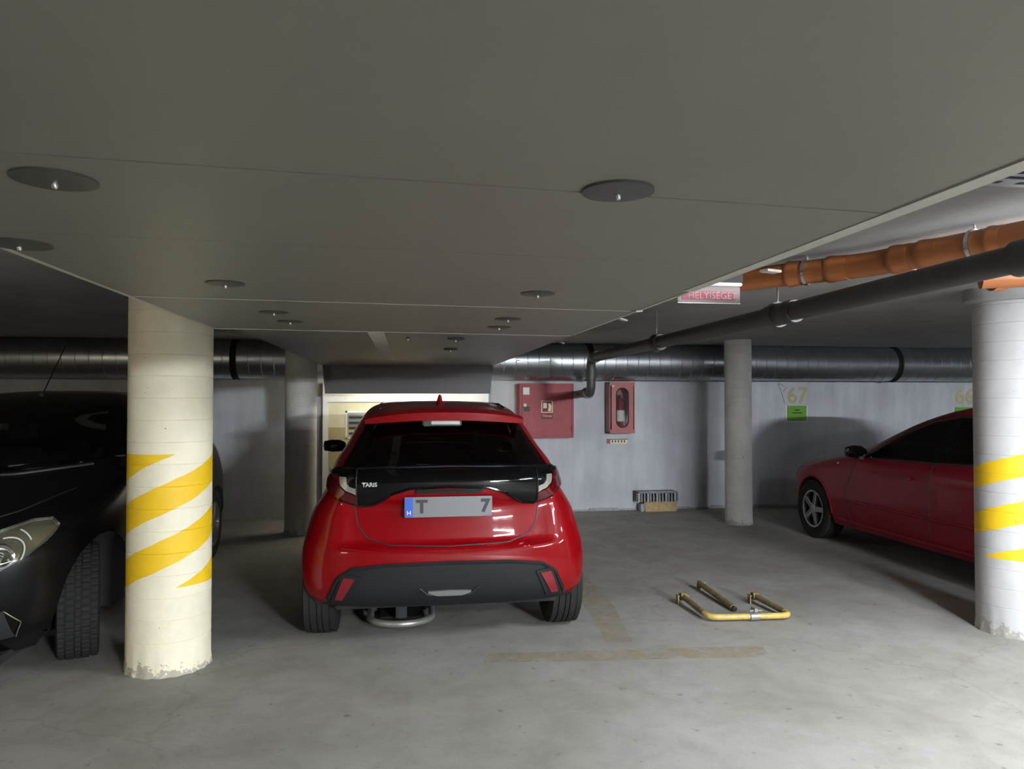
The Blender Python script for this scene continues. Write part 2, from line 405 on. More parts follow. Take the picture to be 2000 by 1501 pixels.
# ------------------------------------------------------------------ columns
def column(x, y, r, zt, m, label, cap=False, lines=0.115, group=None, leanx=0.0):
    o = empty('concrete_column', (x, y, 0), label, 'column', group)
    prof = []
    z = 0.0; prof.append((r + 0.004, 0.0)); prof.append((r + 0.002, 0.02))
    z = 0.06
    while z < zt - 0.05:
        prof += [(r, z), (r, z + lines - 0.006), (r - 0.0022, z + lines - 0.003)]
        z += lines
    prof += [(r, zt - 0.01), (r, zt)]
    def fn(i, k, rr):
        zz = prof[i][1]
        return rr + (0.006 * math.sin(k * 1.7) * math.exp(-zz / 0.05))
    MB().lathe(prof, 64, fn=fn).build('shaft', m, o, True)
    if cap:
        MB().lathe([(r - 0.01, zt - 0.0), (r + 0.035, zt), (r + 0.05, zt + 0.02), (r + 0.05, ZC)], 48).build('capital', M_['ceil'], o, True)
    return o
CW = (0.78, 0.725, 0.55)
# front-left: band edges read off the photograph (front face z 0.455..1.146)
column(-1.225, 4.275, 0.212, ZC, column_mat('striped_column_paint_a', CW, (0.30, 0.098, 0.282, 0.150, 0.455, 1.146)), 'cream round column with yellow stripes beside the black car')
column(3.79, 4.11, 0.215, ZC - 0.09, column_mat('striped_column_paint_b', (0.48, 0.48, 0.478), (0.40, 0.070, 0.282, 0.136, 0.465, 1.13)), 'bright white round column with yellow stripes at the right edge', cap=True)
column(3.88, 8.10, 0.152, ZC, column_mat('plain_column_paint_a', (0.62, 0.61, 0.58)), 'slim plain grey column near the back wall right of the red cabinets', lines=0.10)
column(-1.035, 8.2, 0.165, ZC, column_mat('plain_column_paint_b', (0.66, 0.65, 0.61)), 'plain pale column in shadow behind the left of the red hatchback', lines=0.13)

# ------------------------------------------------------------------ low boxed soffit
so = empty('boxed_soffit', (0, 0, 1.8), 'long low board-clad duct boxing hung under the ceiling over the red hatchback', 'soffit')
ys = [-3.0, -1.8, -0.6, 0.5, 1.26, 1.85, 2.91, 4.12]
XA, XB = -0.96, 0.99
for i in range(len(ys) - 1):
    a, b = ys[i], ys[i + 1]; g = 0.0018; sl = 0.085 if i > 0 else 0; sr = 0.085
    dz = random.uniform(-0.0008, 0.0008)
    V = []
    for z in (dz, 0.03):
        V += [(XA, a + g - (sl if i > 0 else 0), z), (XB, a + g + (sl if i > 0 else 0), z), (XB, b - g + sr, z), (XA, b - g - sr, z)]
    obj('board_panel', V, [[0,3,2,1],[4,5,6,7],[0,1,5,4],[1,2,6,5],[2,3,7,6],[3,0,4,7]], M_['board'], so)
V = []
for z in (0.006, 0.03):
    V += [(-0.86, 4.12 - 0.075, z), (XB + 0.01, 4.12 + 0.09, z), (1.04, 8.23, z), (-0.84, 8.44, z)]
obj('rear_panel', V, [[0,3,2,1],[4,5,6,7],[0,1,5,4],[1,2,6,5],[2,3,7,6],[3,0,4,7]], M_['board_shaded'], so)
# joint ridge line at the change of boards
MB().box((XA, -0.006, -0.004), (XB, 0.006, 0.006)).xf(Matrix.Translation((0, 4.12, 0)) @ Matrix.Rotation(math.atan(0.17 / 1.95), 4, 'Z')).build('joint_strip', M_['strip'], so)
MB().box((XA, -0.003, -0.002), (XB, 0.003, 0.004)).xf(Matrix.Translation((0, 2.91, 0)) @ Matrix.Rotation(math.atan(0.17 / 1.95), 4, 'Z')).build('joint_strip', M_['strip'], so)
bt = MB(); bt.add([(-0.175, 4.13, 0.002), (-0.085, 4.13, 0.002), (-0.045, 7.1, 0.002), (-0.135, 7.1, 0.002), (-0.175, 4.13, 0.01), (-0.085, 4.13, 0.01), (-0.045, 7.1, 0.01), (-0.135, 7.1, 0.01)], [[0,3,2,1],[4,5,6,7],[0,1,5,4],[1,2,6,5],[2,3,7,6],[3,0,4,7]])
bt.build('seam_tape', M_['batten'], so)
# sides of the boxing up to the ceiling and the taped lower edges
MB().box((XA + 0.001, -3.0, 0.03), (XA + 0.03, 4.1, ZC - 1.802)).build('side_panel', M_['board'], so)
MB().box((XB - 0.03, -3.0, 0.03), (XB - 0.001, 4.15, ZC - 1.802)).build('side_panel', M_['board'], so)
MB().box((-0.86, 4.1, 0.03), (-0.83, 8.4, ZC - 1.802)).build('side_panel', M_['board_shaded'], so)
MB().box((1.0, 4.15, 0.03), (1.03, 8.22, ZC - 1.802)).build('side_panel', M_['board_shaded'], so)
st = MB()
pts = [(0.86, 0.905), (0.965, 1.0), (1.3, 0.985), (1.9, 0.995), (2.6, 0.995), (4.15, 0.995)]
st.add([(XB - 0.055, -3.0, -0.003), (XB + 0.003, -3.0, -0.003), (XB + 0.003, 2.4, -0.003), (XB - 0.035, 2.4, -0.003),
        (XB - 0.055, -3.0, 0.001), (XB + 0.003, -3.0, 0.03), (XB + 0.003, 2.4, 0.03), (XB - 0.035, 2.4, 0.001)],
       [[0,3,2,1],[4,5,6,7],[0,1,5,4],[1,2,6,5],[2,3,7,6],[3,0,4,7]])
st.build('edge_strip', M_['strip'], so)
MB().box((XB - 0.012, 2.42, -0.002), (XB + 0.002, 4.14, 0.03)).build('edge_strip', M_['strip'], so)
MB().box((XA - 0.002, -3.0, -0.002), (XA + 0.012, 4.03, 0.03)).build('edge_strip', M_['strip'], so)
# dropped fascia at the far end
fa = MB()
fa.add([(-0.84, 8.44, 0.03), (1.04, 8.23, 0.03), (1.01, 8.24, -0.305), (-0.81, 8.45, -0.305),
        (-0.84, 8.48, 0.03), (1.04, 8.27, 0.03), (1.01, 8.28, -0.305), (-0.81, 8.49, -0.305)],
       [[0,1,2,3],[7,6,5,4],[0,4,5,1],[1,5,6,2],[2,6,7,3],[3,7,4,0]])
fa.build('end_fascia', M_['fascia'], so)
# torn ends of tape and clips along the right edge
for (px_, py_, s_) in ((1215, 622, 0.022), (1240, 606, 0.018), (1505, 527, 0.03), (1098, 668, 0.012), (1012, 703, 0.012), (978, 711, 0.012)):
    p = onz(px_, py_, 1.8)
    c = MB().box((-s_, -0.015, -0.003), (s_, 0.015, 0.004), 0.001).xf(Matrix.Translation((max(p.x, XB - 0.01), p.y, -0.004)) @ Matrix.Rotation(random.uniform(-0.3, 0.5), 4, 'Y') @ Matrix.Rotation(0.4, 4, 'Z'))
    c.build('tape_end', M_['strip'], so)
# fixing discs with a screw
for (px_, py_, r_) in ((107, 352, 0.066), (1207, 375, 0.064), (440, 554, 0.06), (535, 610, 0.06), (567, 628, 0.06), (1050, 574, 0.06), (992, 623, 0.06), (975, 639, 0.06), (38, 478, 0.07), (797, 660, 0.012), (890, 663, 0.05), (880, 683, 0.05)):
    p = onz(px_, py_, 1.797)
    d = MB().lathe([(0.0001, -0.0045), (0.006, -0.0045), (r_ * 0.7, -0.005), (r_, -0.002), (r_, 0.004)], 40, c=(p.x, p.y, -0.002)).build('fixing_disc', M_['disc'], so, True)
    MB().lathe([(0.0001, -0.016), (0.004, -0.015), (0.006, -0.012), (0.006, -0.004)], 12, c=(p.x, p.y, -0.002)).build('screw', M_['steel'], d, True)

# ------------------------------------------------------------------ round ventilation duct along the back wall
du = empty('ventilation_duct', (0, 8.98, 1.895), 'long galvanised spiral duct running along the back wall under the ceiling', 'duct')
R = 0.222
joints = [-10.9, -9.4, -5.5, -1.86, 2.32, 6.45, 10.4, 13.9]
for a, b in zip(joints[:-1], joints[1:]):
    prof = []
    x = a + 0.03; prof.append((R, x))
    while x + 0.14 < b - 0.03:
        prof += [(R, x + 0.13), (R + 0.0035, x + 0.134), (R + 0.0035, x + 0.138), (R, x + 0.142)]; x += 0.14
    prof.append((R, b - 0.03))
    MB().lathe(prof, 56, 'X').build('duct_section', M_['galv'], du, True)
for b in joints[1:-1]:
    MB().lathe([(R - 0.005, b - 0.034), (R + 0.012, b - 0.034), (R + 0.016, b - 0.022), (R + 0.012, b - 0.012), (R + 0.002, b - 0.008), (R + 0.002, b + 0.008), (R + 0.012, b + 0.012), (R + 0.016, b + 0.022), (R + 0.012, b + 0.034), (R - 0.005, b + 0.034)], 56, 'X').build('joint_collar', M_['darkgrey'], du, True)

# ------------------------------------------------------------------ pipes
def arc(c, a, b, n=6):
    """quarter bend from corner c: start offset a, end offset b (vectors)"""
    c, a, b = Vector(c), Vector(a), Vector(b)
    return [c + a * (1 - math.sin(t * PI / 2 / n)) + b * (1 - math.cos(t * PI / 2 / n)) for t in range(n + 1)]
bp_ = empty('black_drain_pipe', (2.0, 7.6, 1.5), 'long black plastic drain pipe hung under the ceiling, bending down beside the red cabinet', 'pipe')
q = 0.09
path = [(0, -7.6, 0.40), (0, -q, 0.365)] + arc((0, 0, 0.365), (0, -q, 0), (0, 0, -q))[1:] + arc((0, 0, 0), (0, 0, q), (0, q, 0)) + [(0.30, 1.69, 0)]
MB().tube(path, 0.048, 20).build('pipe_run', M_['blackpipe'], bp_, True)
def collar(y, z, r, l, name='socket'):
    return MB().lathe([(0.047, -l), (r * 0.93, -l), (r, -l * 0.7), (r, -l * 0.5), (r * 0.95, -l * 0.45), (r * 0.95, l), (0.047, l)], 24, 'Y', (0, y, z)).build(name, M_['blackpipe'], bp_, True)
collar(-5.53, 0.389, 0.064, 0.07); collar(-3.95, 0.382, 0.062, 0.13); collar(-2.05, 0.374, 0.066, 0.06); collar(-0.16, 0.366, 0.06, 0.05)
MB().lathe([(0.047, -0.05), (0.06, -0.05), (0.06, 0.05), (0.047, 0.05)], 24, 'Z', (0, 0, 0.20)).build('socket', M_['blackpipe'], bp_, True)
MB().lathe([(0.047, -0.05), (0.06, -0.05), (0.06, 0.05), (0.047, 0.05)], 24, 'Y', (0, 0.14, 0)).build('socket', M_['blackpipe'], bp_, True)
for y, z in ((-3.90, 0.382), (-2.02, 0.374), (-5.9, 0.39)):
    MB().tube([(0, y, z + 0.05), (0, y, ZC - 1.5)], 0.005, 8).build('hanger_rod', M_['steel'], bp_)
    MB().lathe([(0.05, -0.016), (0.068, -0.016), (0.068, 0.016), (0.05, 0.016)], 24, 'Y', (0, y, z)).build('clamp', M_['blackpipe'], bp_, True)

op = empty('orange_drain_pipe', (0, 0, 2.04), 'orange plastic drain pipe running under the ceiling above the black pipe', 'pipe')
P = [Vector((p.x, p.y, 0)) for p in (onz(1440, 548, 2.04), onz(1655, 522, 2.04), onz(1700, 516, 2.04), onz(2000, 460, 2.04))]
P[0] = P[1] + (P[0] - P[1]).normalized() * 0.9
P.append(P[3] + (P[3] - P[2]).normalized() * 1.4)
MB().tube([P[0], P[1], P[2], P[3], P[4]], 0.056, 24).build('pipe_run', M_['orange'], op, True)
def osock(t0, A, B, r=0.0635, l=0.05):
    d = (B - A).normalized(); c = A + (B - A) * t0
    MB().tube([c - d * l, c - d * (l - 0.012), c - d * (l * 0.3), c + d * (l * 0.3), c + d * l], [r * 0.9, r, r, r * 0.94, r * 0.92], 24).build('socket', M_['orange'], op, True)
osock(0.72, P[0], P[1], 0.065, 0.035); osock(0.95, P[0], P[1]); osock(0.24, P[2], P[3]); osock(0.44, P[2], P[3], 0.062); osock(0.85, P[2], P[3], 0.062, 0.03)
for A, B, t0 in ((P[0], P[1], 0.79), (P[2], P[3], 0.72)):
    d = (B - A).normalized(); c = A + (B - A) * t0
    MB().tube([c - d * 0.008, c + d * 0.008], 0.063, 24).build('clamp', M_['steel'], op, True)
    MB().tube([c + Vector((0, 0, 0.05)), c + Vector((0, 0, ZC - 2.04))], 0.005, 8).build('hanger_rod', M_['steel'], op)
ob = empty('orange_branch_pipe', (0, 0, 2.04), 'short orange branch pipe just above the bright striped column', 'pipe')
c0, c1 = onz(1915, 537, 2.06), onz(2060, 531, 2.06)
MB().tube([(c0.x, c0.y, 0), (c1.x, c1.y, 0)], 0.05, 24).build('pipe_run', M_['orange'], ob, True)
MB().tube([(c0.x + 0.06, c0.y - 0.005, 0), (c0.x + 0.12, c0.y - 0.01, 0)], 0.06, 24).build('socket', M_['orange'], ob, True)

# perforated cable tray
ct = empty('cable_tray', (1.62, 1.78, 2.06), 'perforated galvanised cable tray below the ceiling at the top right', 'tray')
t = MB(); nx, ny = 17, 7; L_, W_ = 0.45, 0.16
hole = lambda i, j: (j in (1, 5) and i % 5 in (1, 2, 3) ) or (j == 3 and i % 8 in (2, 3, 4, 5)) 
for i in range(nx):
    for j in range(ny):
        if hole(i, j): continue
        t.box((L_*i/nx, W_*j/ny, 0), (L_*(i+1)/nx, W_*(j+1)/ny, 0.002))
t.build('tray_base', M_['galv'], ct)
MB().box((0, -0.003, 0), (L_, 0, 0.05)).build('side_flange', M_['galv'], ct)
MB().box((0, W_, 0), (L_, W_ + 0.003, 0.05)).build('side_flange', M_['galv'], ct)
cb = MB().tube([(1.05, 2.2, 2.112), (1.6, 2.05, 2.112), (2.4, 1.85, 2.112)], 0.006, 8).build('ceiling_cable', M_['cable'])
tag(cb, 'thin dark cable clipped to the ceiling beside the soffit edge', 'cable')
cb2 = MB().tube([(1.05, 9.02, 2.114), (3.0, 9.0, 2.114), (8.5, 8.98, 2.114)], 0.006, 8).build('ceiling_conduit', M_['galv'])
tag(cb2, 'thin metal conduit along the ceiling above the round duct', 'conduit')

# small hanging sign
sg = empty('hanging_sign', (1.395, 3.2, 1.87), 'small clear hanging sign with a red lettered band by the soffit edge', 'sign')
MB().box((-0.15, -0.004, 0), (0.15, 0.004, 0.075), 0.003).build('sign_plate', M_['acrylic'], sg)
MB().box((-0.15, -0.006, -0.004), (0.15, 0.006, 0.0)).build('sign_rim', M_['silver'], sg)
MB().box((-0.13, -0.006, 0.012), (0.125, -0.004, 0.052)).build('text_band', M_['signred'], sg)
text('lettering', 'HELYISÉGET', 0.044, M_['signpale'], sg, at(0.015, -0.0065, 0.031), 0.0006)
MB().box((-0.15, -0.03, 0.075), (0.15, 0.03, 0.09), 0.004).build('sign_holder', M_['white'], sg)
MB().box((-0.15, -0.035, 0.09), (0.15, 0.035, ZC - 1.87), 0.004).build('sign_housing', M_['dark'], sg)

# ------------------------------------------------------------------ door in the back wall, lit by its own lamp
dr = empty('door_1', (0.15, YW, 0), 'cream steel double door with white frame behind the red hatchback', None)
dr['kind'] = 'structure'
MB().box((-1.0, -0.05, 0), (0.0, 0.0, 1.40)).build('door_leaf', M_['doorcream'], dr)
MB().box((0.004, -0.05, 0), (0.90, 0.0, 1.40)).build('door_leaf', M_['doorcream'], dr)
MB().box((-0.99, -0.056, 0.02), (-0.01, -0.05, 1.09)).build('lower_panel', M_['doorlow'], dr)
MB().box((-1.06, -0.075, 0), (-1.0, 0.0, 1.46)).build('door_frame', M_['white'], dr)
MB().box((0.90, -0.075, 0), (0.96, 0.0, 1.46)).build('door_frame', M_['white'], dr)
MB().box((-1.06, -0.08, 1.40), (0.96, 0.0, 1.62)).build('door_header', M_['white'], dr)
for k in range(12):
    MB().box((0.2, -0.075, 0), (0.85, -0.05, 0.05)).xf(Matrix.Translation((0, 0, 0.75 + k * 0.045)) @ Matrix.Rotation(0.0, 4, 'X')).build('louvre_slat', M_['galv' if k % 2 else 'darkgrey'], dr)
for a, b in (((-0.79, -0.06, 0.95), (-0.77, -0.05, 1.29)), ((-0.52, -0.06, 0.95), (-0.50, -0.05, 1.29)), ((-0.79, -0.06, 1.27), (-0.50, -0.05, 1.29)), ((-0.79, -0.06, 0.95), (-0.50, -0.05, 0.97))):
    MB().box(a, b).build('notice_frame', M_['white'], dr)
MB().box((-0.77, -0.055, 0.97), (-0.52, -0.05, 1.27)).build('notice_sheet', M_['silver'], dr)
for k in range(4):
    MB().box((-0.75, -0.058, 1.0 + 0.065 * k), (-0.54, -0.055, 1.03 + 0.065 * k)).build('notice_print', M_['ink'], dr)

# ------------------------------------------------------------------ red hose cabinet
hc = empty('hose_cabinet', (1.83, YW, 0.95), 'large square red fire hose cabinet on the back wall right of the hatchback', 'cabinet')
MB().box((-0.35, -0.20, 0.0), (0.34, 0.0, 0.68), 0.006).build('body', M_['redcab'], hc)
for a, b in (((-0.35, -0.212, 0), (-0.325, -0.2, 0.68)), ((0.315, -0.212, 0), (0.34, -0.2, 0.68)), ((-0.325, -0.212, 0.655), (0.315, -0.2, 0.68)), ((-0.325, -0.212, 0), (0.315, -0.2, 0.03))):
    MB().box(a, b, 0.003).build('frame', M_['redcab'], hc)
hd = MB().box((-0.318, -0.208, 0.037), (0.308, -0.2, 0.648), 0.002).build('door', M_['redcab'], hc)
MB().box((-0.30, -0.211, 0.33), (-0.22, -0.208, 0.39)).build('lock_plate', M_['dark'], hd)
MB().lathe([(0.0001, -0.22), (0.02, -0.22), (0.022, -0.208)], 16, 'Y', (-0.28, 0, 0.41)).build('key_knob', M_['cream'], hd, True)
MB().box((-0.305, -0.2105, 0.54), (-0.225, -0.208, 0.63)).build('inspection_sticker', M_['paper'], hd)
sg2 = MB().box((-0.075, -0.2105, 0.315), (0.07, -0.208, 0.465)).build('pictogram_sticker', M_['cream'], hd)
MB().box((-0.063, -0.2115, 0.325), (0.058, -0.2105, 0.455)).build('pictogram_ground', M_['darkred'], sg2)
MB().box((-0.052, -0.2122, 0.37), (-0.005, -0.2115, 0.44)).build('pictogram_reel', M_['cream'], sg2)
MB().prism([(0.008, 0.335), (0.048, 0.335), (0.052, 0.40), (0.04, 0.43), (0.012, 0.43), (0.018, 0.39)], -0.2122, -0.2115).build('pictogram_nozzle', M_['cream'], sg2)
tb = MB().box((-0.075, -0.2105, 0.235), (0.07, -0.208, 0.305)).build('word_sticker', M_['darkred'], hd)
text('lettering', 'Tűzcsap', 0.036, M_['cream'], tb, at(0, -0.2112, 0.275), 0.0004)
for z in (0.12, 0.52):
    MB().tube([(0.312, -0.214, z - 0.03), (0.312, -0.214, z + 0.03)], 0.006, 8).build('hinge', M_['darkred'], hc)
# ------------------------------------------------------------------ extinguisher cabinet
ec = empty('extinguisher_cabinet', (2.80, YW, 1.0), 'narrow red fire extinguisher cabinet with oval window on the back wall', 'cabinet')
bx = MB()
bx.box((-0.165, -0.2, 0), (-0.155, 0, 0.65)).box((0.155, -0.2, 0), (0.165, 0, 0.65)).box((-0.165, -0.2, 0), (0.165, 0, 0.01)).box((-0.165, -0.2, 0.64), (0.165, 0, 0.65)).box((-0.165, -0.012, 0), (0.165, 0, 0.65))
bx.build('body', M_['redcab2'], ec)
# door with a rounded slot opening
dm = MB(); hw_, zc0, zc1 = 0.075, 0.155, 0.495
ring_in = [(hw_ * math.cos(PI + PI * k / 12), zc0 + hw_ * math.sin(PI + PI * k / 12)) for k in range(13)] + [(hw_ * math.cos(PI * k / 12), zc1 + hw_ * math.sin(PI * k / 12)) for k in range(13)]
def sq(p):
    x, z = p; cx, cz = 0.0, 0.325; dx, dz = x - cx, z - cz
    s_ = min(0.16 / abs(dx) if abs(dx) > 1e-6 else 1e9, 0.32 / abs(dz) if abs(dz) > 1e-6 else 1e9); return (cx + dx * s_, cz + dz * s_)
ring_out = [sq(p) for p in ring_in]; n = len(ring_in)
ring_out[0] = ring_out[0]
VV = [(a, -0.215, b) for a, b in ring_out] + [(a, -0.215, b) for a, b in ring_in] + [(a, -0.2, b) for a, b in ring_in] + [(a, -0.2, b) for a, b in ring_out]
FF = []
for k in range(n):
    j = (k + 1) % n
    FF += [[k, j, n + j, n + k], [n + k, n + j, 2*n + j, 2*n + k], [3*n + k, 3*n + j, j, k]]
ed = obj('door', VV, FF, M_['redcab2'], ec)
for xa, xb in ((-0.163, -0.12), (0.12, 0.163)):
    for za, zb in ((0.003, 0.05), (0.6, 0.647)): MB().box((xa, -0.214, za), (xb, -0.2, zb)).build('door_corner', M_['redcab2'], ed)
MB().prism(ring_in, -0.206, -0.203).build('window_pane', M_['clear'], ed)
tt = [(a * 1.06, -0.216, 0.325 + (b - 0.325) * 1.02) for a, b in ring_in]
MB().tube(tt + [tt[0]], 0.006, 8).build('window_gasket', M_['dark'], ed, True)
MB().lathe([(0.0001, -0.225), (0.014, -0.225), (0.014, -0.215)], 14, 'Y', (-0.125, 0, 0.60)).build('key_knob', M_['cream'], ed, True)
ex = empty('fire_extinguisher', (2.80, YW - 0.105, 1.012), 'red fire extinguisher standing inside the narrow red cabinet', 'extinguisher')
MB().lathe([(0.0001, 0), (0.055, 0), (0.058, 0.01), (0.058, 0.36), (0.045, 0.41), (0.02, 0.43), (0.018, 0.45), (0.0001, 0.45)], 28).build('cylinder', M_['red'], ex, True)
MB().box((-0.02, -0.05, 0.45), (0.02, 0.03, 0.475), 0.004).build('valve_handle', M_['dark'], ex)
MB().lathe([(0.0588, 0.14), (0.0588, 0.28)], 28).build('label_band', M_['paper'], ex, True)
MB().tube([(0.02, -0.02, 0.44), (0.07, -0.03, 0.38), (0.072, -0.03, 0.2), (0.066, -0.03, 0.05)], 0.008, 8).build('hose', M_['dark'], ex, True)
ss = empty('strip_sign', (2.79, YW - 0.003, 0.86), 'tiny red and white strip sign under the extinguisher cabinet', 'sign')
MB().box((-0.14, -0.003, 0), (0.14, 0.003, 0.062)).build('plate', M_['cream'], ss)
MB().box((-0.14, -0.004, 0), (-0.09, -0.003, 0.062)).build('red_field', M_['signred'], ss)
MB().box((-0.09, -0.004, 0.05), (0.14, -0.003, 0.062)).build('red_field', M_['signred'], ss)
for k in range(5): MB().box((-0.07 + k * 0.04, -0.004, 0.015), (-0.052 + k * 0.04, -0.003, 0.044)).build('symbol', M_['ink'], ss)

# ------------------------------------------------------------------ painted bay numbers and green sheets
def bay_number(txt, x, z, label, size):
    o = text('bay_number', txt, size, M_['paintyellow'], None, at(x, YW - 0.0012, z), 0.0008, bold=0.007)
    return tag(o, label, 'number', 'bay numbers painted on the back wall')
p67 = ony(1557, 773, YW); bay_number('67', p67.x, p67.z, 'faded yellow number 67 painted on the back wall', 0.30)
p66 = ony(1884, 775, YW); bay_number('66', p66.x, p66.z, 'faded yellow number 66 painted on the wall above the dark red car', 0.30)
scr = MB()
for a, b in (((1519, 748), (1526, 765)), ((1526, 765), (1533, 788)), ((1521, 748), (1532, 754)), ((1530, 765), (1536, 756))):
    A, B = ony(*a, YW - 0.001), ony(*b, YW - 0.001); scr.tube([A, B], 0.006, 6)
tag(scr.build('wall_scribble', M_['pencil']), 'thin dark scribbled strokes left of the number 67', 'marking')
def sheet(px0, py0, px1, py1, label):
    a, b = ony(px0, py1, YW), ony(px1, py0, YW)
    o = empty('green_sheet', (a.x, YW, a.z), label, 'notice', 'green laminated notices on the back wall')
    W, Hh = b.x - a.x, b.z - a.z
    MB().box((0, -0.004, 0), (W, -0.001, Hh)).build('paper', M_['green'], o)
    MB().box((W * 0.38, -0.0048, Hh * 0.68), (W * 0.64, -0.004, Hh * 0.76)).build('print_line', M_['greendark'], o)
    MB().box((W * 0.26, -0.0048, Hh * 0.50), (W * 0.76, -0.004, Hh * 0.57)).build('print_line', M_['greendark'], o)
    MB().box((-0.012, -0.0035, -0.012), (0.0, -0.0015, Hh)).build('laminate_edge', M_['white'], o)
    MB().box((W, -0.0035, -0.012), (W + 0.012, -0.0015, Hh)).build('laminate_edge', M_['white'], o)
    MB().box((0, -0.0035, -0.012), (W, -0.0015, 0)).build('laminate_edge', M_['white'], o)
sheet(1537, 792, 1575, 822, 'green laminated notice under the number 67')
sheet(1864, 795, 1906, 828, 'green laminated notice under the number 66, half hidden by the dark red car')

# ------------------------------------------------------------------ tan block and grey ribbed heater block by the wall
wbk = empty('tan_block', (3.30, YW - 0.13, 0), 'rough tan block lying on the floor against the back wall', 'block')
MB().box((-0.21, -0.07, 0), (0.23, 0.07, 0.125), 0.012).build('block_body', M_['wood'], wbk)
MB().box((-0.25, -0.05, 0), (-0.21, 0.06, 0.10), 0.005).build('grey_end', M_['mesh_grey'], wbk)
gb = empty('ribbed_block', (3.28, YW - 0.12, 0.126), 'grey ribbed hollow block lying on the tan block', 'block')
MB().box((-0.28, 0.03, 0), (0.25, 0.09, 0.13), 0.004).build('back_slab', M_['dark'], gb)
for k in range(14):
    x = -0.27 + k * 0.04
    MB().box((x, -0.07, 0.0), (x + 0.016 + (0.012 if k % 3 == 0 else 0), 0.03, 0.125), 0.002).build('rib', M_['mesh_grey'], gb)
MB().box((-0.27, -0.07, 0.11), (0.25, 0.03, 0.13), 0.002).build('top_slab', M_['mesh_grey'], gb)

# ------------------------------------------------------------------ folded barrier lying on the floor
fb = empty('parking_barrier', (2.25, 4.8, 0), 'worn yellow U shaped tube barrier lying on the floor in the empty bay', 'barrier')
def L3(p): return Vector((p.x - 2.25, p.y - 4.8, p.z))
A = L3(onz(1334, 1164, 0.052)); B = L3(onz(1385, 1205, 0.032)); C_ = L3(onz(1546, 1201, 0.032)); D = L3(onz(1474, 1163, 0.052))
def rnd(a, c, b, r=0.07, n=6):
    u1 = (a - c).normalized() * r; u2 = (b - c).normalized() * r
    return [c + u1 * (1 - t / n) ** 2 + u2 * (t / n) ** 2 for t in range(n + 1)]
MB().tube([A] + [A.lerp(B, 0.82)], 0.020, 14).build('side_tube', M_['rust'], fb, True)
MB().tube([A.lerp(B, 0.82)] + rnd(A, B, C_) + rnd(B, C_, D)[:-1] + [D.lerp(C_, 0.82)], 0.0195, 14).build('cross_tube', M_['yellow'], fb, True)
MB().tube([D.lerp(C_, 0.82), D], 0.020, 14).build('side_tube', M_['rust'], fb, True)
for e in (A, D):
    MB().lathe([(0.012, -0.02), (0.028, -0.02), (0.028, 0.02), (0.012, 0.02)], 16, 'X', tuple(e)).build('hinge_eye', M_['rust'], fb, True)
    MB().box((e.x - 0.045, e.y - 0.02, 0.0), (e.x - 0.037, e.y + 0.018, e.z + 0.012)).build('hinge_bracket', M_['rust'], fb)
    MB().tube([(e.x - 0.05, e.y, e.z), (e.x + 0.045, e.y, e.z)], 0.005, 8).build('hinge_pin', M_['rust'], fb)
mid = B.lerp(C_, 0.58)
lt = MB(); lt.box((mid.x - 0.02, mid.y + 0.01, 0.03), (mid.x + 0.07, mid.y + 0.04, 0.04), 0.002).box((mid.x + 0.0, mid.y + 0.03, 0.035), (mid.x + 0.02, mid.y + 0.09, 0.07), 0.002).box((mid.x - 0.03, mid.y + 0.04, 0.05), (mid.x + 0.06, mid.y + 0.055, 0.06), 0.002)
lt.build('latch', M_['barrier_grey'], fb)
MB().lathe([(0.0001, -0.03), (0.024, -0.03), (0.024, 0.03), (0.0001, 0.03)], 16, 'X', (mid.x - 0.02, mid.y, mid.z)).build('latch_sleeve', M_['barrier_grey'], fb, True)
sb = empty('loose_tube', (2.28, 5.15, 0), 'single dull metal tube lying between the arms of the yellow barrier', 'tube')
E0 = onz(1366, 1138, 0.048) - Vector((2.28, 5.15, 0)); E1 = onz(1432, 1186, 0.022) - Vector((2.28, 5.15, 0))
MB().tube([E0, E1], 0.0205, 16).build('tube_body', M_['rust'], sb, True)
MB().tube([E1, E1 + (E1 - E0).normalized() * 0.03], 0.015, 12).build('tube_tip', M_['dark'], sb, True)
MB().box((E0.x - 0.012, E0.y - 0.02, 0), (E0.x + 0.012, E0.y + 0.02, E0.z + 0.015)).build('hinge_bracket', M_['rust'], sb)
MB().tube([(E0.x - 0.03, E0.y, E0.z), (E0.x + 0.05, E0.y, E0.z)], 0.006, 8).build('hinge_pin', M_['rust'], sb)
# folded-down barrier under the car
ub = empty('folded_bollard', (0.02, 4.85, 0), 'folded floor parking lock with curved grey hoop under the red hatchback', 'parking lock')
hp = [Vector((0.195 * math.cos(a), -0.02 - 0.17 * math.sin(a), 0.045)) for a in [PI * k / 20 for k in range(21)]]
hp = [Vector((0.195, 0.28, 0.06))] + hp + [Vector((-0.195, 0.28, 0.06))]
MB().tube(hp, 0.021, 14).build('hoop', M_['barrier_grey'], ub, True)
MB().box((-0.14, 0.02, 0.0), (0.14, 0.30, 0.03), 0.004).build('base_plate', M_['dark'], ub)
MB().box((-0.035, -0.05, 0.03), (0.035, 0.16, 0.16), 0.01).build('lock_housing', M_['dark'], ub)
MB().box((-0.22, 0.24, 0.0), (-0.16, 0.32, 0.14), 0.006).build('pivot_block', M_['dark'], ub)
MB().box((0.16, 0.24, 0.0), (0.22, 0.32, 0.14), 0.006).build('pivot_block', M_['dark'], ub)
MB().tube([(-0.2, 0.28, 0.06), (0.2, 0.28, 0.06)], 0.012, 10).build('pivot_bar', M_['dark'], ub)

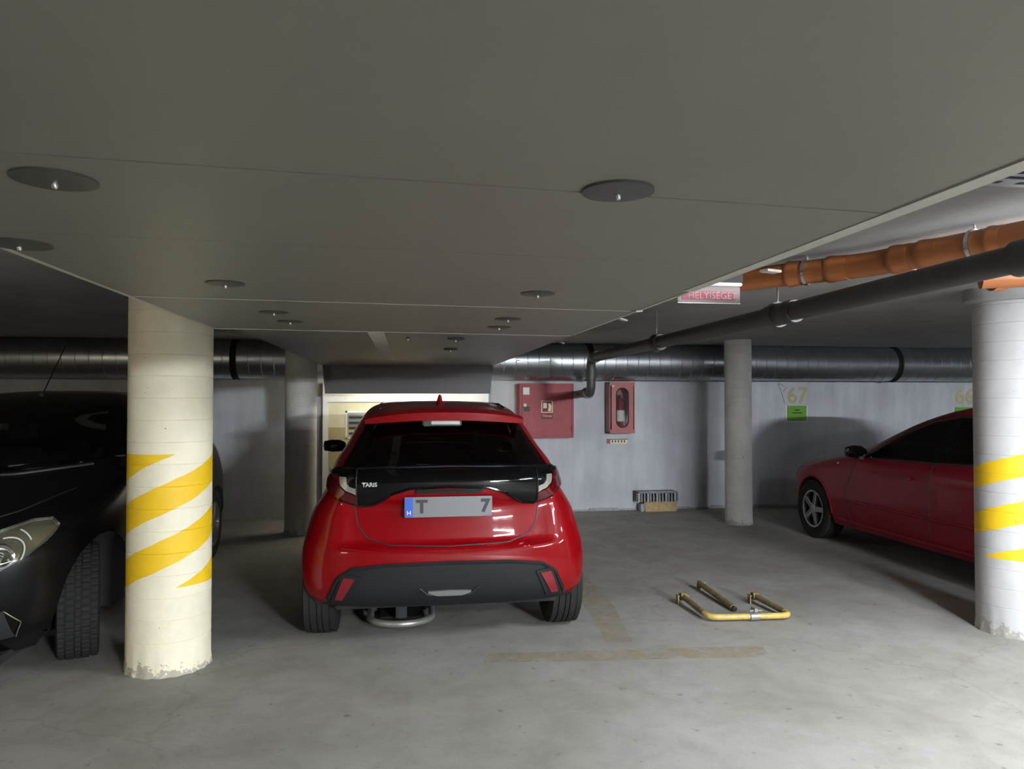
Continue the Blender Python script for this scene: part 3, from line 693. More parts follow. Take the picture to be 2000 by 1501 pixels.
# ------------------------------------------------------------------ lamps
def lamp_fixture(x, y, z, rz, e, colr, label, L=1.25):
    o = empty('fluorescent_lamp', (x, y, z), label, 'lamp', 'ceiling tube lamps', rz)
    MB().box((-0.03, -L/2, 0.03), (0.03, L/2, ZC - z), 0.006).build('housing', M_['white'], o)
    tm = emis('tube_light', colr, e)
    for sx in (-0.04, 0.04):
        MB().lathe([(0.0001, -L/2 + 0.03), (0.014, -L/2 + 0.03), (0.014, L/2 - 0.03), (0.0001, L/2 - 0.03)], 14, 'Y', (sx, 0, 0.0)).build('light_tube', tm, o, True)
    for e_ in (-1, 1):
        MB().box((-0.06, e_ * (L/2 - 0.015) - 0.015, -0.018), (0.06, e_ * (L/2 - 0.015) + 0.015, 0.035), 0.004).build('end_socket', M_['white'], o)
    return o
for a in LAMPS: lamp_fixture(*a)
# lamp behind the fascia, above the door
dl = empty('fluorescent_lamp', (0.1, 8.70, 1.60), 'single tube lamp behind the dropped fascia above the cream door', 'lamp', 'ceiling tube lamps')
MB().box((-0.75, -0.02, 0.03), (0.75, 0.02, 0.06), 0.005).build('housing', M_['white'], dl)
MB().lathe([(0.0001, -0.72), (0.014, -0.72), (0.014, 0.72), (0.0001, 0.72)], 14, 'X', (0, 0, 0.005)).build('light_tube', emis('tube_light', (1.0, 0.93, 0.72), 45), dl, True)
for x_ in (-0.6, 0.6):
    MB().box((x_ - 0.01, -0.01, 0.06), (x_ + 0.01, 0.01, ZC - 1.60), 0.002).build('hanger', M_['white'], dl)

# ================================================================== CARS
def pchip(pts):
    x = np.array([p[0] for p in pts], float); y = np.array([p[1] for p in pts], float)
    h = np.diff(x); d = np.diff(y) / h; m = np.zeros(len(x))
    m[0], m[-1] = d[0], d[-1]
    for i in range(1, len(x) - 1):
        if d[i-1] * d[i] > 0:
            w1, w2 = 2*h[i] + h[i-1], h[i] + 2*h[i-1]; m[i] = (w1 + w2) / (w1 / d[i-1] + w2 / d[i])
    def f(t):
        t = min(max(t, x[0]), x[-1]); i = int(min(np.searchsorted(x, t, 'right') - 1, len(x) - 2)); i = max(i, 0)
        s = (t - x[i]) / h[i]
        return (2*s**3-3*s**2+1)*y[i] + (s**3-2*s**2+s)*h[i]*m[i] + (-2*s**3+3*s**2)*y[i+1] + (s**3-s**2)*h[i]*m[i+1]
    return f
def sstep(a, b, x):
    t = min(max((x - a) / (b - a), 0), 1); return t * t * (3 - 2 * t)
class Body:
    """horizontal slices: half-width, rear and front ends and corner roundness for every height"""
    def __init__(s, hw, rear, front, dr, df, nr, nf, recess=None):
        s.hw, s.rear, s.front, s.dr, s.df, s.nr, s.nf = map(pchip, (hw, rear, front, dr, df, nr, nf)); s.recess = recess
    def rearY(s, x, z):
        a = min(abs(x) / s.hw(z), 0.9999); n = s.nr(z)
        return s.rear(z) + s.dr(z) * (1 - (1 - a ** n) ** (1 / n)) + (s.recess(x, z) if s.recess else 0)
    def frontY(s, x, z):
        a = min(abs(x) / s.hw(z), 0.9999); n = s.nf(z)
        return s.front(z) - s.df(z) * (1 - (1 - a ** n) ** (1 / n))
    def sideX(s, y, z):
        h = s.hw(z); r, f, a, b = s.rear(z), s.front(z), s.dr(z), s.df(z)
        if y < r + a:
            t = min(max((r + a - y) / a, 0), 1); return h * (1 - t ** s.nr(z)) ** (1 / s.nr(z))
        if y > f - b:
            t = min(max((y - f + b) / b, 0), 1); return h * (1 - t ** s.nf(z)) ** (1 / s.nf(z))
        return h
    def loop(s, z, na=44, ns=70):
        pts = []
        for k in range(na + 1):                       # rear, left to right
            t = -1 + 2 * k / na; x = s.hw(z) * math.copysign(math.sin(abs(t) * PI / 2), t); pts.append((x, s.rearY(x * 0.99999, z)))
        y0, y1 = pts[-1][1], s.frontY(s.hw(z) * 0.99999, z)
        for k in range(1, ns): pts.append((s.hw(z), y0 + (y1 - y0) * k / ns))
        for k in range(na + 1):
            t = 1 - 2 * k / na; x = s.hw(z) * math.copysign(math.sin(abs(t) * PI / 2), t); pts.append((x, s.frontY(x * 0.99999, z)))
        for k in range(1, ns): pts.append((-s.hw(z), y1 + (y0 - y1) * k / ns))
        return pts
    def mesh(s, zs, name, m, parent, arches, windows):
        V = []; Fc = []; n = None
        for z in zs:
            lp = s.loop(z); n = len(lp); V += [Vector((a, b, z)) for a, b in lp]
        for i in range(len(zs) - 1):
            for k in range(n): Fc.append([i*n+k, i*n+(k+1) % n, (i+1)*n+(k+1) % n, (i+1)*n+k])
        top = len(V); lp = s.loop(zs[-1]); V.append(Vector((0, sum(p[1] for p in lp) / n, zs[-1] + 0.002)))
        for k in range(n): Fc.append([(len(zs)-1)*n+k, (len(zs)-1)*n+(k+1) % n, top])
        keep = []; inarch = set(); gone = set()
        for f in Fc:
            c = sum((V[i] for i in f), Vector()) / len(f); kill = False
            for (yw, zw, rw) in arches:
                if abs(c.x) > 0.5 and (c.y - yw) ** 2 + (c.z - zw) ** 2 < rw * rw: kill = True
            if not kill:
                for wn in windows:
                    if wn(c): kill = True; break
                if kill: 
                    continue
            if kill: gone.update(f)
            else: keep.append(f)
        used = set(i for f in keep for i in f)
        for i in used & gone:
            for (yw, zw, rw) in arches:
                d = math.hypot(V[i].y - yw, V[i].z - zw)
                if abs(V[i].x) > 0.5 and d < rw + 0.08:
                    yy = yw + (V[i].y - yw) * rw / d; zz = zw + (V[i].z - zw) * rw / d
                    V[i] = Vector((math.copysign(s.sideX(yy, max(zz, zs[0])), V[i].x), yy, zz))
        remap = {}; VV = []
        for f in keep:
            for i in f:
                if i not in remap: remap[i] = len(VV); VV.append(V[i])
        o = obj(name, VV, [[remap[i] for i in f] for f in keep], m, parent, True)
        return o
def inpoly(poly, x, y):
    c = False; j = len(poly) - 1
    for i in range(len(poly)):
        if (poly[i][1] > y) != (poly[j][1] > y) and x < (poly[j][0] - poly[i][0]) * (y - poly[i][1]) / (poly[j][1] - poly[i][1]) + poly[i][0]: c = not c
        j = i
    return c
def shrink(poly, d):
    cx = sum(p[0] for p in poly) / len(poly); cy = sum(p[1] for p in poly) / len(poly)
    out = []
    for x, y in poly:
        l = math.hypot(x - cx, y - cy); out.append((x + (cx - x) * d / l, y + (cy - y) * d / l))
    return out
def resample(pl, n):
    P_ = [Vector(p) for p in pl]; d = [0]
    for a, b in zip(P_[:-1], P_[1:]): d.append(d[-1] + (b - a).length)
    out = []
    for k in range(n + 1):
        t = d[-1] * k / n; i = 0
        while i < len(P_) - 2 and d[i+1] < t: i += 1
        s_ = (t - d[i]) / max(d[i+1] - d[i], 1e-9); out.append(P_[i].lerp(P_[i+1], s_))
    return out
def lifted(surf, out):
    """turn a surface map (a, b) -> point into (a, b, lift) -> point pushed out along the surface normal"""
    def f(a, b, l):
        p = surf(a, b); e = 0.004
        n_ = (surf(a + e, b) - surf(a - e, b)).cross(surf(a, b + e) - surf(a, b - e))
        n_ = n_.normalized() if n_.length > 1e-12 else Vector(out)
        if n_.dot(Vector(out)) < 0: n_ = -n_
        return p + n_ * l
    return f
def patch(name, bot, top, fn, m, parent, nu=24, nv=8, thick=0.006, smooth=True):
    """surface patch between two outlines, laid on the body by fn(a, b, lift), with a rim of its own depth"""
    Bp, Tp = resample(bot, nu), resample(top, nu); V = []; Fc = []
    for j in range(nv + 1):
        for i in range(nu + 1):
            p = Bp[i].lerp(Tp[i], j / nv); V.append(fn(p[0], p[1], thick))
    W = nu + 1
    for j in range(nv):
        for i in range(nu): Fc.append([j*W+i, j*W+i+1, (j+1)*W+i+1, (j+1)*W+i])
    rim = list(range(W)) + [j*W+nu for j in range(1, nv+1)] + [nv*W+i for i in range(nu-1, -1, -1)] + [j*W for j in range(nv-1, 0, -1)]
    b0 = len(V)
    for i in rim:
        j, k = divmod(i, W); p = Bp[k].lerp(Tp[k], j / nv); V.append(fn(p[0], p[1], -0.004))
    for a in range(len(rim)):
        c = (a + 1) % len(rim); Fc.append([rim[a], rim[c], b0 + c, b0 + a])
    o = obj(name, V, Fc, m, parent, smooth)
    return sharp(o, 0.7) if smooth else o
def ribbon(name, pts, fn, m, parent, r=0.003, lift=0.0, n=40, closed=False):
    q_ = resample(pts + ([pts[0]] if closed else []), n)
    return MB().tube([fn(p[0], p[1], lift) for p in q_], r, 6).build(name, m, parent, True)

def make_wheel(parent, x, y, r, wid, side, m_rim, spokes=5, blocks=False, steer=0.0, seg=96, rr=0.62):
    """tyre mesh with rim, spokes and hub as pieces; axis along X, outer face towards side"""
    h = wid / 2
    prof = [(r*rr, -h*0.86), (r*0.80, -h), (r*0.93, -h*0.97)]
    ribs = [(-0.90, -0.60), (-0.54, -0.18), (-0.12, 0.12), (0.18, 0.54), (0.60, 0.90)]
    for a, b in ribs:
        e = 0.985 if abs(a + b) > 1.2 else 1.0
        prof += [(r*0.972, h*a), (r*e*1.0, h*(a+0.01)), (r*e, h*(b-0.01)), (r*0.972, h*b)]
    prof += [(r*0.93, h*0.97), (r*0.80, h), (r*rr, h*0.86)]
    def fn(i, k, q):
        if blocks and 3 <= i < len(prof) - 3 and q > r * 0.98 and (k + (i // 4) * 2) % 4 == 0: return q * 0.978
        return q
    o = bpy.data.objects.new('w', None)
    w_ = MB().lathe(prof, seg * (2 if blocks else 1), 'X', fn=fn if blocks else None).build('wheel', M_['rubber'], parent, True)
    w_.location = (x, y, r); w_.rotation_euler = (0, 0, steer)
    sx = side
    MB().lathe([(r*rr*1.01, sx*h*0.9), (r*rr*0.97, sx*h*0.93), (r*rr*0.93, sx*h*0.6), (r*rr*0.9, sx*h*0.1), (r*0.1, sx*h*0.05)], 40, 'X').build('rim', M_['dark'] if spokes else m_rim, w_, True)
    MB().lathe([(r*rr*1.01, -sx*h*0.9), (r*rr*0.9, -sx*h*0.5), (r*0.2, -sx*h*0.4), (0.001, -sx*h*0.4)], 32, 'X').build('brake_drum', M_['liner'], w_, True)
    MB().lathe([(r*rr*1.0, sx*h*0.86), (r*rr*1.02, sx*h*0.97), (r*rr*0.93, sx*h*0.95), (r*rr*0.92, sx*h*0.7)], 48, 'X').build('rim_lip', m_rim, w_, True)
    for k in range(spokes):
        A_ = 2 * PI * k / spokes + 0.3
        b = MB().box((sx*h*0.55, -r*0.075, r*0.10), (sx*h*0.86, r*0.075, r*rr*0.97), 0.008)
        for v in b.V:
            if v.z < r * 0.3: v.y *= 1.25
            else: v.x -= sx * h * 0.0
        b.xf(Matrix.Rotation(A_, 4, 'X')).build('spoke', m_rim, w_, True)
    MB().lathe([(r*0.17, sx*h*0.6), (r*0.17, sx*h*0.86), (r*0.12, sx*h*0.92), (0.001, sx*h*0.93)], 24, 'X').build('hub_cap', m_rim, w_, True)
    bpy.data.objects.remove(o)
    return w_
def under(parent, B, zs0, arches, hwid, y0, y1):
    MB().box((-hwid, y0, zs0 - 0.02), (hwid, y1, zs0 + 0.02)).build('underbody', M_['liner'], parent)
    for (yw, zw, rw) in arches:
        for sx in (-1, 1):
            V = []; Fc = []; n = 24
            for k in range(n + 1):
                a = -0.35 + (PI + 0.7) * k / n
                for xx in (0.5, B.sideX(yw + rw * math.cos(a), max(zs0, zw + rw * math.sin(a))) - 0.004):
                    V.append((sx * xx, yw + rw * math.cos(a), max(zw + rw * math.sin(a), zs0 - 0.02)))
            for k in range(n): Fc.append([2*k, 2*k+1, 2*k+3, 2*k+2])
            c = len(V); V.append((sx * 0.5, yw, zw))
            for k in range(n): Fc.append([2*k, 2*k+2, c])
            obj('wheel_liner', V, Fc, M_['liner'], parent, True)
def seat_set(parent, yf, yr, zb, lhd=-1, hw=0.36, face=1):
    """front seats, rear bench, dashboard and steering wheel; face = +1 when the car's front is at +Y"""
    for sx in (-1, 1):
        s = MB().box((sx*hw - 0.22, yf - 0.22, zb), (sx*hw + 0.22, yf + 0.26, zb + 0.16), 0.04).build('seat', M_['seat'], parent, True)
        MB().box((-0.21, -0.07, 0), (0.21, 0.07, 0.60), 0.05).xf(Matrix.Translation((sx*hw, yf - 0.22, zb + 0.08)) @ Matrix.Rotation(0.2, 4, 'X')).build('backrest', M_['seat'], s, True)
        MB().box((-0.12, -0.045, 0), (0.12, 0.045, 0.19), 0.04).xf(Matrix.Translation((sx*hw, yf - 0.37, zb + 0.70)) @ Matrix.Rotation(0.15, 4, 'X')).build('headrest', M_['seat'], s, True)
    b = MB().box((-0.6, yr - 0.25, zb), (0.6, yr + 0.2, zb + 0.16), 0.04).build('rear_seat', M_['seat'], parent, True)
    MB().box((-0.6, -0.07, 0), (0.6, 0.07, 0.5), 0.05).xf(Matrix.Translation((0, yr - 0.25, zb + 0.08)) @ Matrix.Rotation(0.25, 4, 'X')).build('backrest', M_['seat'], b, True)
    for x in (-0.36, 0, 0.36):
        MB().box((-0.11, -0.04, 0), (0.11, 0.04, 0.13), 0.035).xf(Matrix.Translation((x, yr - 0.38, zb + 0.55))).build('headrest', M_['seat'], b, True)
    MB().box((-0.66, yf + 0.68, zb + 0.18), (0.66, yf + 1.05, zb + 0.50), 0.06).build('dashboard', M_['dark'], parent, True)
    c = Vector((lhd * 0.36, yf + 0.50, zb + 0.48)); ring = [Vector((0.18 * math.cos(a), 0, 0.18 * math.sin(a))) for a in [2*PI*k/28 for k in range(29)]]
    st_ = MB().tube(ring, 0.014, 8).xf(Matrix.Translation(c) @ Matrix.Rotation(-0.4, 4, 'X')).build('steering_wheel', M_['dark'], parent, True)
    MB().box((-0.165, -0.012, -0.03), (0.165, 0.012, 0.03), 0.008).xf(Matrix.Translation(c) @ Matrix.Rotation(-0.4, 4, 'X')).build('wheel_boss', M_['dark'], st_, True)
def zlevels(z0, z1, n=64, top=22):
    a = list(np.linspace(z0, z1 - 0.06, n)); b = [z1 - 0.06 * (1 - k / top) ** 2 for k in range(1, top + 1)]
    return a + b

# ------------------------------------------------------------------ red hatchback, seen from behind
def red_hatchback():
    o = empty('hatchback_car', (0.285, 4.18, 0), 'glossy red hatchback with dark rear window, parked nose to the wall, centre', 'car')
    def rec(x, z):
        a = sstep(0.66, 0.50, abs(x)) if abs(x) > 0.3 else 1.0
        return a * (0.055 * sstep(0.585, 0.63, z) * (1 - sstep(0.80, 0.90, z)))
    B = Body(
        hw=[(0.26, .815), (0.35, .845), (0.46, .852), (0.56, .846), (0.64, .828), (0.76, .795), (0.85, .745), (0.90, .715), (0.98, .690), (1.03, .680), (1.14, .618), (1.24, .568), (1.318, .522), (1.365, .485), (1.395, .43), (1.41, .34), (1.418, .16)],
        rear=[(0.26, .10), (0.32, .035), (0.40, .008), (0.50, .0), (0.58, .005), (0.66, .02), (0.78, .045), (0.88, .055), (0.96, .05), (1.0, .075), (1.03, .14), (1.10, .23), (1.20, .345), (1.30, .455), (1.345, .52), (1.38, .66), (1.40, .85), (1.41, 1.05), (1.418, 1.4)],
        front=[(0.26, 3.80), (0.35, 3.90), (0.55, 3.94), (0.70, 3.88), (0.80, 3.74), (0.88, 3.50), (0.94, 3.26), (0.98, 3.12), (1.10, 2.92), (1.25, 2.64), (1.34, 2.42), (1.38, 2.25), (1.40, 2.08), (1.41, 1.9), (1.418, 1.6)],
        dr=[(0.26, .40), (0.6, .46), (0.9, .50), (1.03, .55), (1.2, .55), (1.34, .6), (1.40, .5), (1.418, .1)],
        df=[(0.26, .9), (0.7, 1.0), (0.95, .9), (1.1, .7), (1.34, .5), (1.40, .4), (1.418, .1)],
        nr=[(0.26, 3.0), (0.6, 2.8), (0.9, 3.1), (1.03, 3.4), (1.2, 3.2), (1.34, 3.0), (1.418, 2.2)],
        nf=[(0.26, 2.6), (0.9, 2.4), (1.2, 2.6), (1.418, 2.2)], recess=rec)
    rear = lifted(lambda x, z: Vector((x, B.rearY(x, z), z)), (0, -1, 0))
    fr = lifted(lambda x, z: Vector((x, B.frontY(x, z), z)), (0, 1, 0))
    def side(sx): return lifted(lambda y, z: Vector((sx * B.sideX(y, z), y, z)), (sx, 0, 0))
    win_b = [(-.615, 1.022), (-.3, 1.022), (0, 1.022), (.3, 1.022), (.615, 1.022)]
    win_t = [(-.462, 1.305), (-.25, 1.318), (0, 1.322), (.25, 1.318), (.462, 1.305)]
    fw_b = [(-.60, .995), (0, .985), (.60, .995)]; fw_t = [(-.47, 1.35), (0, 1.365), (.47, 1.35)]
    sw_b = [(0.95, 1.02), (1.8, .97), (2.72, .955)]; sw_t = [(1.0, 1.24), (1.6, 1.33), (2.2, 1.30)]
    pw, pf, ps = win_b + win_t[::-1], fw_b + fw_t[::-1], sw_b + sw_t[::-1]
    s1, s2, s3 = shrink(pw, 0.03), shrink(pf, 0.03), shrink(ps, 0.03)
    wins = [lambda c: c.y < 0.75 and inpoly(s1, c.x, c.z), lambda c: c.y > 2.1 and inpoly(s2, c.x, c.z), lambda c: abs(c.x) > 0.45 and inpoly(s3, c.y, c.z)]
    arches = [(0.57, 0.30, 0.325), (3.11, 0.30, 0.325)]
    zs = zlevels(0.27, 1.418, 80, 22)
    B.mesh(zs, 'body_shell', M_['red'], o, arches, wins)
    under(o, B, 0.27, arches, 0.60, 0.2, 3.75)
    patch('rear_window', win_b, win_t, rear, M_['glass_dark'], o, 30, 10, 0.006)
    patch('windscreen', fw_b, fw_t, fr, M_['glass'], o, 30, 10, 0.004)
    for sx in (-1, 1): patch('side_window', sw_b, sw_t, side(sx), M_['glass'], o, 24, 6, 0.003)
    seat_set(o, 1.75, 0.95, 0.34)
    MB().box((-0.45, 0.42, 0.9), (0.45, 0.82, 0.915), 0.004).build('parcel_shelf', M_['seat'], o)
    # black garnish band with the two lamp arms
    tb_ = [(-.672, .905), (-.615, .850), (-.50, .827), (-.425, .838), (-.325, .895), (-.22, .928), (0, .937), (.22, .928), (.325, .895), (.425, .838), (.50, .827), (.615, .850), (.672, .905)]
    tt_ = [(-.683, 1.0), (-.64, 1.022), (-.4, 1.036), (-.2, 1.04), (0, 1.042), (.2, 1.04), (.4, 1.036), (.64, 1.022), (.683, 1.0)]
    patch('tailgate_garnish', tb_, tt_, rear, M_['gloss'], o, 72, 12, 0.014)
    ribbon('garnish_edge', [(-.50, .829), (-.425, .840), (-.325, .897), (-.22, .930), (0, .939), (.22, .930), (.325, .897), (.425, .840), (.50, .829)], rear, M_['gloss'], o, 0.008, 0.014, 60)
    ribbon('spoiler_lip', [(-.63, 1.012), (-.4, 1.024), (0, 1.03), (.4, 1.024), (.63, 1.012)], rear, M_['gloss'], o, 0.009, 0.016, 50)
    for sx in (-1, 1):
        P_ = lambda L: [(sx * a, b) for a, b in L]
        tl = patch('tail_lamp', P_([(.680, .985), (.684, .91), (.63, .866), (.515, .846)]), P_([(.614, .988), (.607, .935), (.572, .903), (.515, .888)]), rear, M_['lampred'], o, 22, 6, 0.024)
        patch('clear_lens', P_([(.608, .978), (.600, .937), (.567, .908), (.517, .893)]), P_([(.572, .978), (.566, .950), (.550, .934), (.517, .926)]), rear, M_['lampclear'], tl, 20, 6, 0.021)
        patch('lamp_top', P_([(.675, .992), (.56, .990), (.517, .985)]), P_([(.685, 1.0), (.6, 1.014), (.517, 1.02)]), rear, M_['gloss'], tl, 14, 3, 0.022)
        ribbon('lamp_seam', P_([(.514, .835), (.514, .93), (.516, 1.015)]), rear, M_['dark'], o, 0.003, 0.016, 16)
    # tailgate joint
    ribbon('tailgate_seam', [(-.535, .832), (-.515, .72), (-.46, .645), (-.34, .612), (0, .603), (.34, .612), (.46, .645), (.515, .72), (.535, .832)], rear, M_['dark'], o, 0.0045, 0.0, 70)
    ribbon('bumper_crease', [(-.60, .60), (-.3, .575), (0, .57), (.3, .575), (.60, .60)], rear, M_['red'], o, 0.008, -0.003, 50)
    # grey bumper insert
    ib = [(-.69, .272), (-.40, .272), (-.16, .272), (0, .272), (.16, .272), (.40, .272), (.69, .272)]
    it = [(-.668, .32), (-.61, .44), (-.53, .49), (-.34, .512), (0, .518), (.34, .512), (.53, .49), (.61, .44), (.668, .32)]
    patch('bumper_insert', ib, it, rear, M_['darkgrey'], o, 60, 12, 0.012)
    ribbon('insert_edge', it, rear, M_['darkgrey'], o, 0.011, 0.012, 60)
    for sx in (-1, 1):
        P_ = lambda L: [(sx * a, b) for a, b in L]
        hs = patch('reflector_housing', P_([(.655, .305), (.56, .305)]), P_([(.585, .462), (.49, .452)]), rear, M_['darkgrey'], o, 10, 8, 0.02)
        patch('rear_reflector', P_([(.628, .325), (.585, .325)]), P_([(.577, .445), (.515, .44)]), rear, M_['reflector'], hs, 8, 8, 0.028)
    ribbon('insert_scoop', [(-.17, .385), (-.12, .345), (0, .338), (.12, .345), (.17, .385)], rear, M_['dark'], o, 0.006, 0.014, 30)
    patch('silver_trim', [(-.12, .358), (-.07, .340), (.07, .340), (.12, .358)], [(-.12, .366), (0, .370), (.12, .366)], rear, M_['silver'], o, 20, 4, 0.022)
    # roof spoiler, high brake light, aerial
    sp = MB(); V = []; Fc = []; n = 40; rows = []
    for k in range(n + 1):
        x = -0.49 + 0.98 * k / n; e = abs(x) / 0.49
        yt = 0.36 + 0.07 * e ** 3; zt = 1.354 - 0.044 * e ** 2.6; th = 0.052 - 0.022 * e ** 4
        rows.append([(x, yt + 0.30, zt + 0.040 - 0.025 * e ** 3), (x, yt + 0.12, zt + 0.026 - 0.008 * e ** 2), (x, yt + 0.01, zt + 0.003), (x, yt, zt - 0.004), (x, yt + 0.006, zt - th), (x, yt + 0.03, zt - th - 0.004), (x, yt + 0.2, zt - th + 0.012), (x, yt + 0.3, zt + 0.0)])
    m_ = len(rows[0])
    for r_ in rows: V += r_
    for k in range(n):
        for j in range(m_): Fc.append([k*m_+j, k*m_+(j+1) % m_, (k+1)*m_+(j+1) % m_, (k+1)*m_+j])
    Fc += [list(range(m_)), [n*m_+j for j in range(m_)]]
    sharp(obj('roof_spoiler', V, Fc, M_['red'], o, True), 0.8)
    MB().box((-0.14, 0.40, 1.263), (0.10, 0.46, 1.305), 0.008).build('mirror_and_camera_pod', M_['dark'], o)
    MB().box((-0.088, 0.392, 1.277), (0.088, 0.402, 1.297), 0.003).build('brake_light', M_['lampclear'], o)
    ae = MB()
    for k in range(9):
        t = k / 8; ae.V += []
    aer = MB().lathe([(0.030, 0), (0.028, 0.012), (0.018, 0.03), (0.014, 0.05), (0.008, 0.068), (0.0001, 0.072)], 16)
    for v in aer.V: v.y *= 2.2; v.y += v.z * -0.6
    aer.xf(Matrix.Translation((-0.015, 0.82, 1.392))).build('shark_fin_aerial', M_['red'], o, True)
    for sx in (-1, 1):   # roof rail seams
        MB().tube([(sx*.40, .62, 1.372), (sx*.41, 1.0, 1.398), (sx*.41, 1.8, 1.402)], 0.006, 6).build('roof_seam', M_['dark'], o, True)
    # plate
    pl = MB().box((-.252, -0.004, -.057), (.245, 0.004, .057), 0.003)
    ypl = B.rearY(0, .865) - 0.016
    plo = pl.xf(Matrix.Translation((0, ypl, .822))).build('number_plate', M_['plate'], o)
    MB().box((-.248, -0.0055, -.054), (-.205, -0.004, .054)).xf(Matrix.Translation((0, ypl, .822))).build('plate_band', M_['blue'], plo)
    text('lettering', 'H', 0.035, M_['paper'], plo, at(-.227, ypl - 0.006, .79), 0.0004)
    text('lettering', 'T', 0.10, M_['ink'], plo, at(-.155, ypl - 0.0055, .822), 0.0012, bold=0.004)
    text('lettering', '7', 0.10, M_['ink'], plo, at(.205, ypl - 0.0055, .822), 0.0012, bold=0.004)
    text('model_badge', 'YARIS', 0.032, M_['silver'], o, at(-.445, B.rearY(-.36, .948) - 0.017, .952), 0.004, bold=0.0008)
    MB().box((-.19, -0.02, -0.012), (.19, 0.0, 0.012), 0.006).xf(Matrix.Translation((0, B.rearY(0, .91) - 0.008, .912))).build('handle_strip', M_['gloss'], o)
    # mirrors: the left one out, the right one folded
    mi = MB().lathe([(0.0001, -0.095), (0.045, -0.085), (0.058, -0.02), (0.055, 0.05), (0.03, 0.095), (0.0001, 0.1)], 20, 'X')
    for v in mi.V: v.y *= 0.75; v.z *= 0.92
    ml = mi.xf(Matrix.Translation((-.835, 2.42, 1.03))).build('door_mirror', M_['gloss'], o, True)
    MB().box((-.78, 2.38, 0.975), (-.66, 2.44, 1.0), 0.01).build('mirror_arm', M_['gloss'], ml)
    mi = MB().lathe([(0.0001, -0.09), (0.045, -0.08), (0.058, -0.02), (0.055, 0.05), (0.03, 0.09), (0.0001, 0.1)], 20, 'Y')
    for v in mi.V: v.x *= 0.6; v.z *= 0.9
    mi.xf(Matrix.Translation((.70, 2.32, 1.03))).build('door_mirror', M_['gloss'], o, True)
    # wheels, exhaust box
    for (yw, _, _) in arches:
        for sx in (-1, 1): make_wheel(o, sx * 0.742, yw, 0.302, 0.195, sx, M_['alloy'], 8)
    MB().box((0.30, 0.22, 0.22), (0.66, 0.5, 0.30), 0.03).build('exhaust_box', M_['silver'], o)
    MB().tube([(-0.55, 0.57, 0.26), (0.55, 0.57, 0.26)], 0.035, 10).build('rear_axle', M_['liner'], o, True)
    MB().box((-0.64, 0.16, 0.235), (0.64, 0.24, 0.31), 0.01).build('bumper_underside', M_['liner'], o)
    return o
red_hatchback()

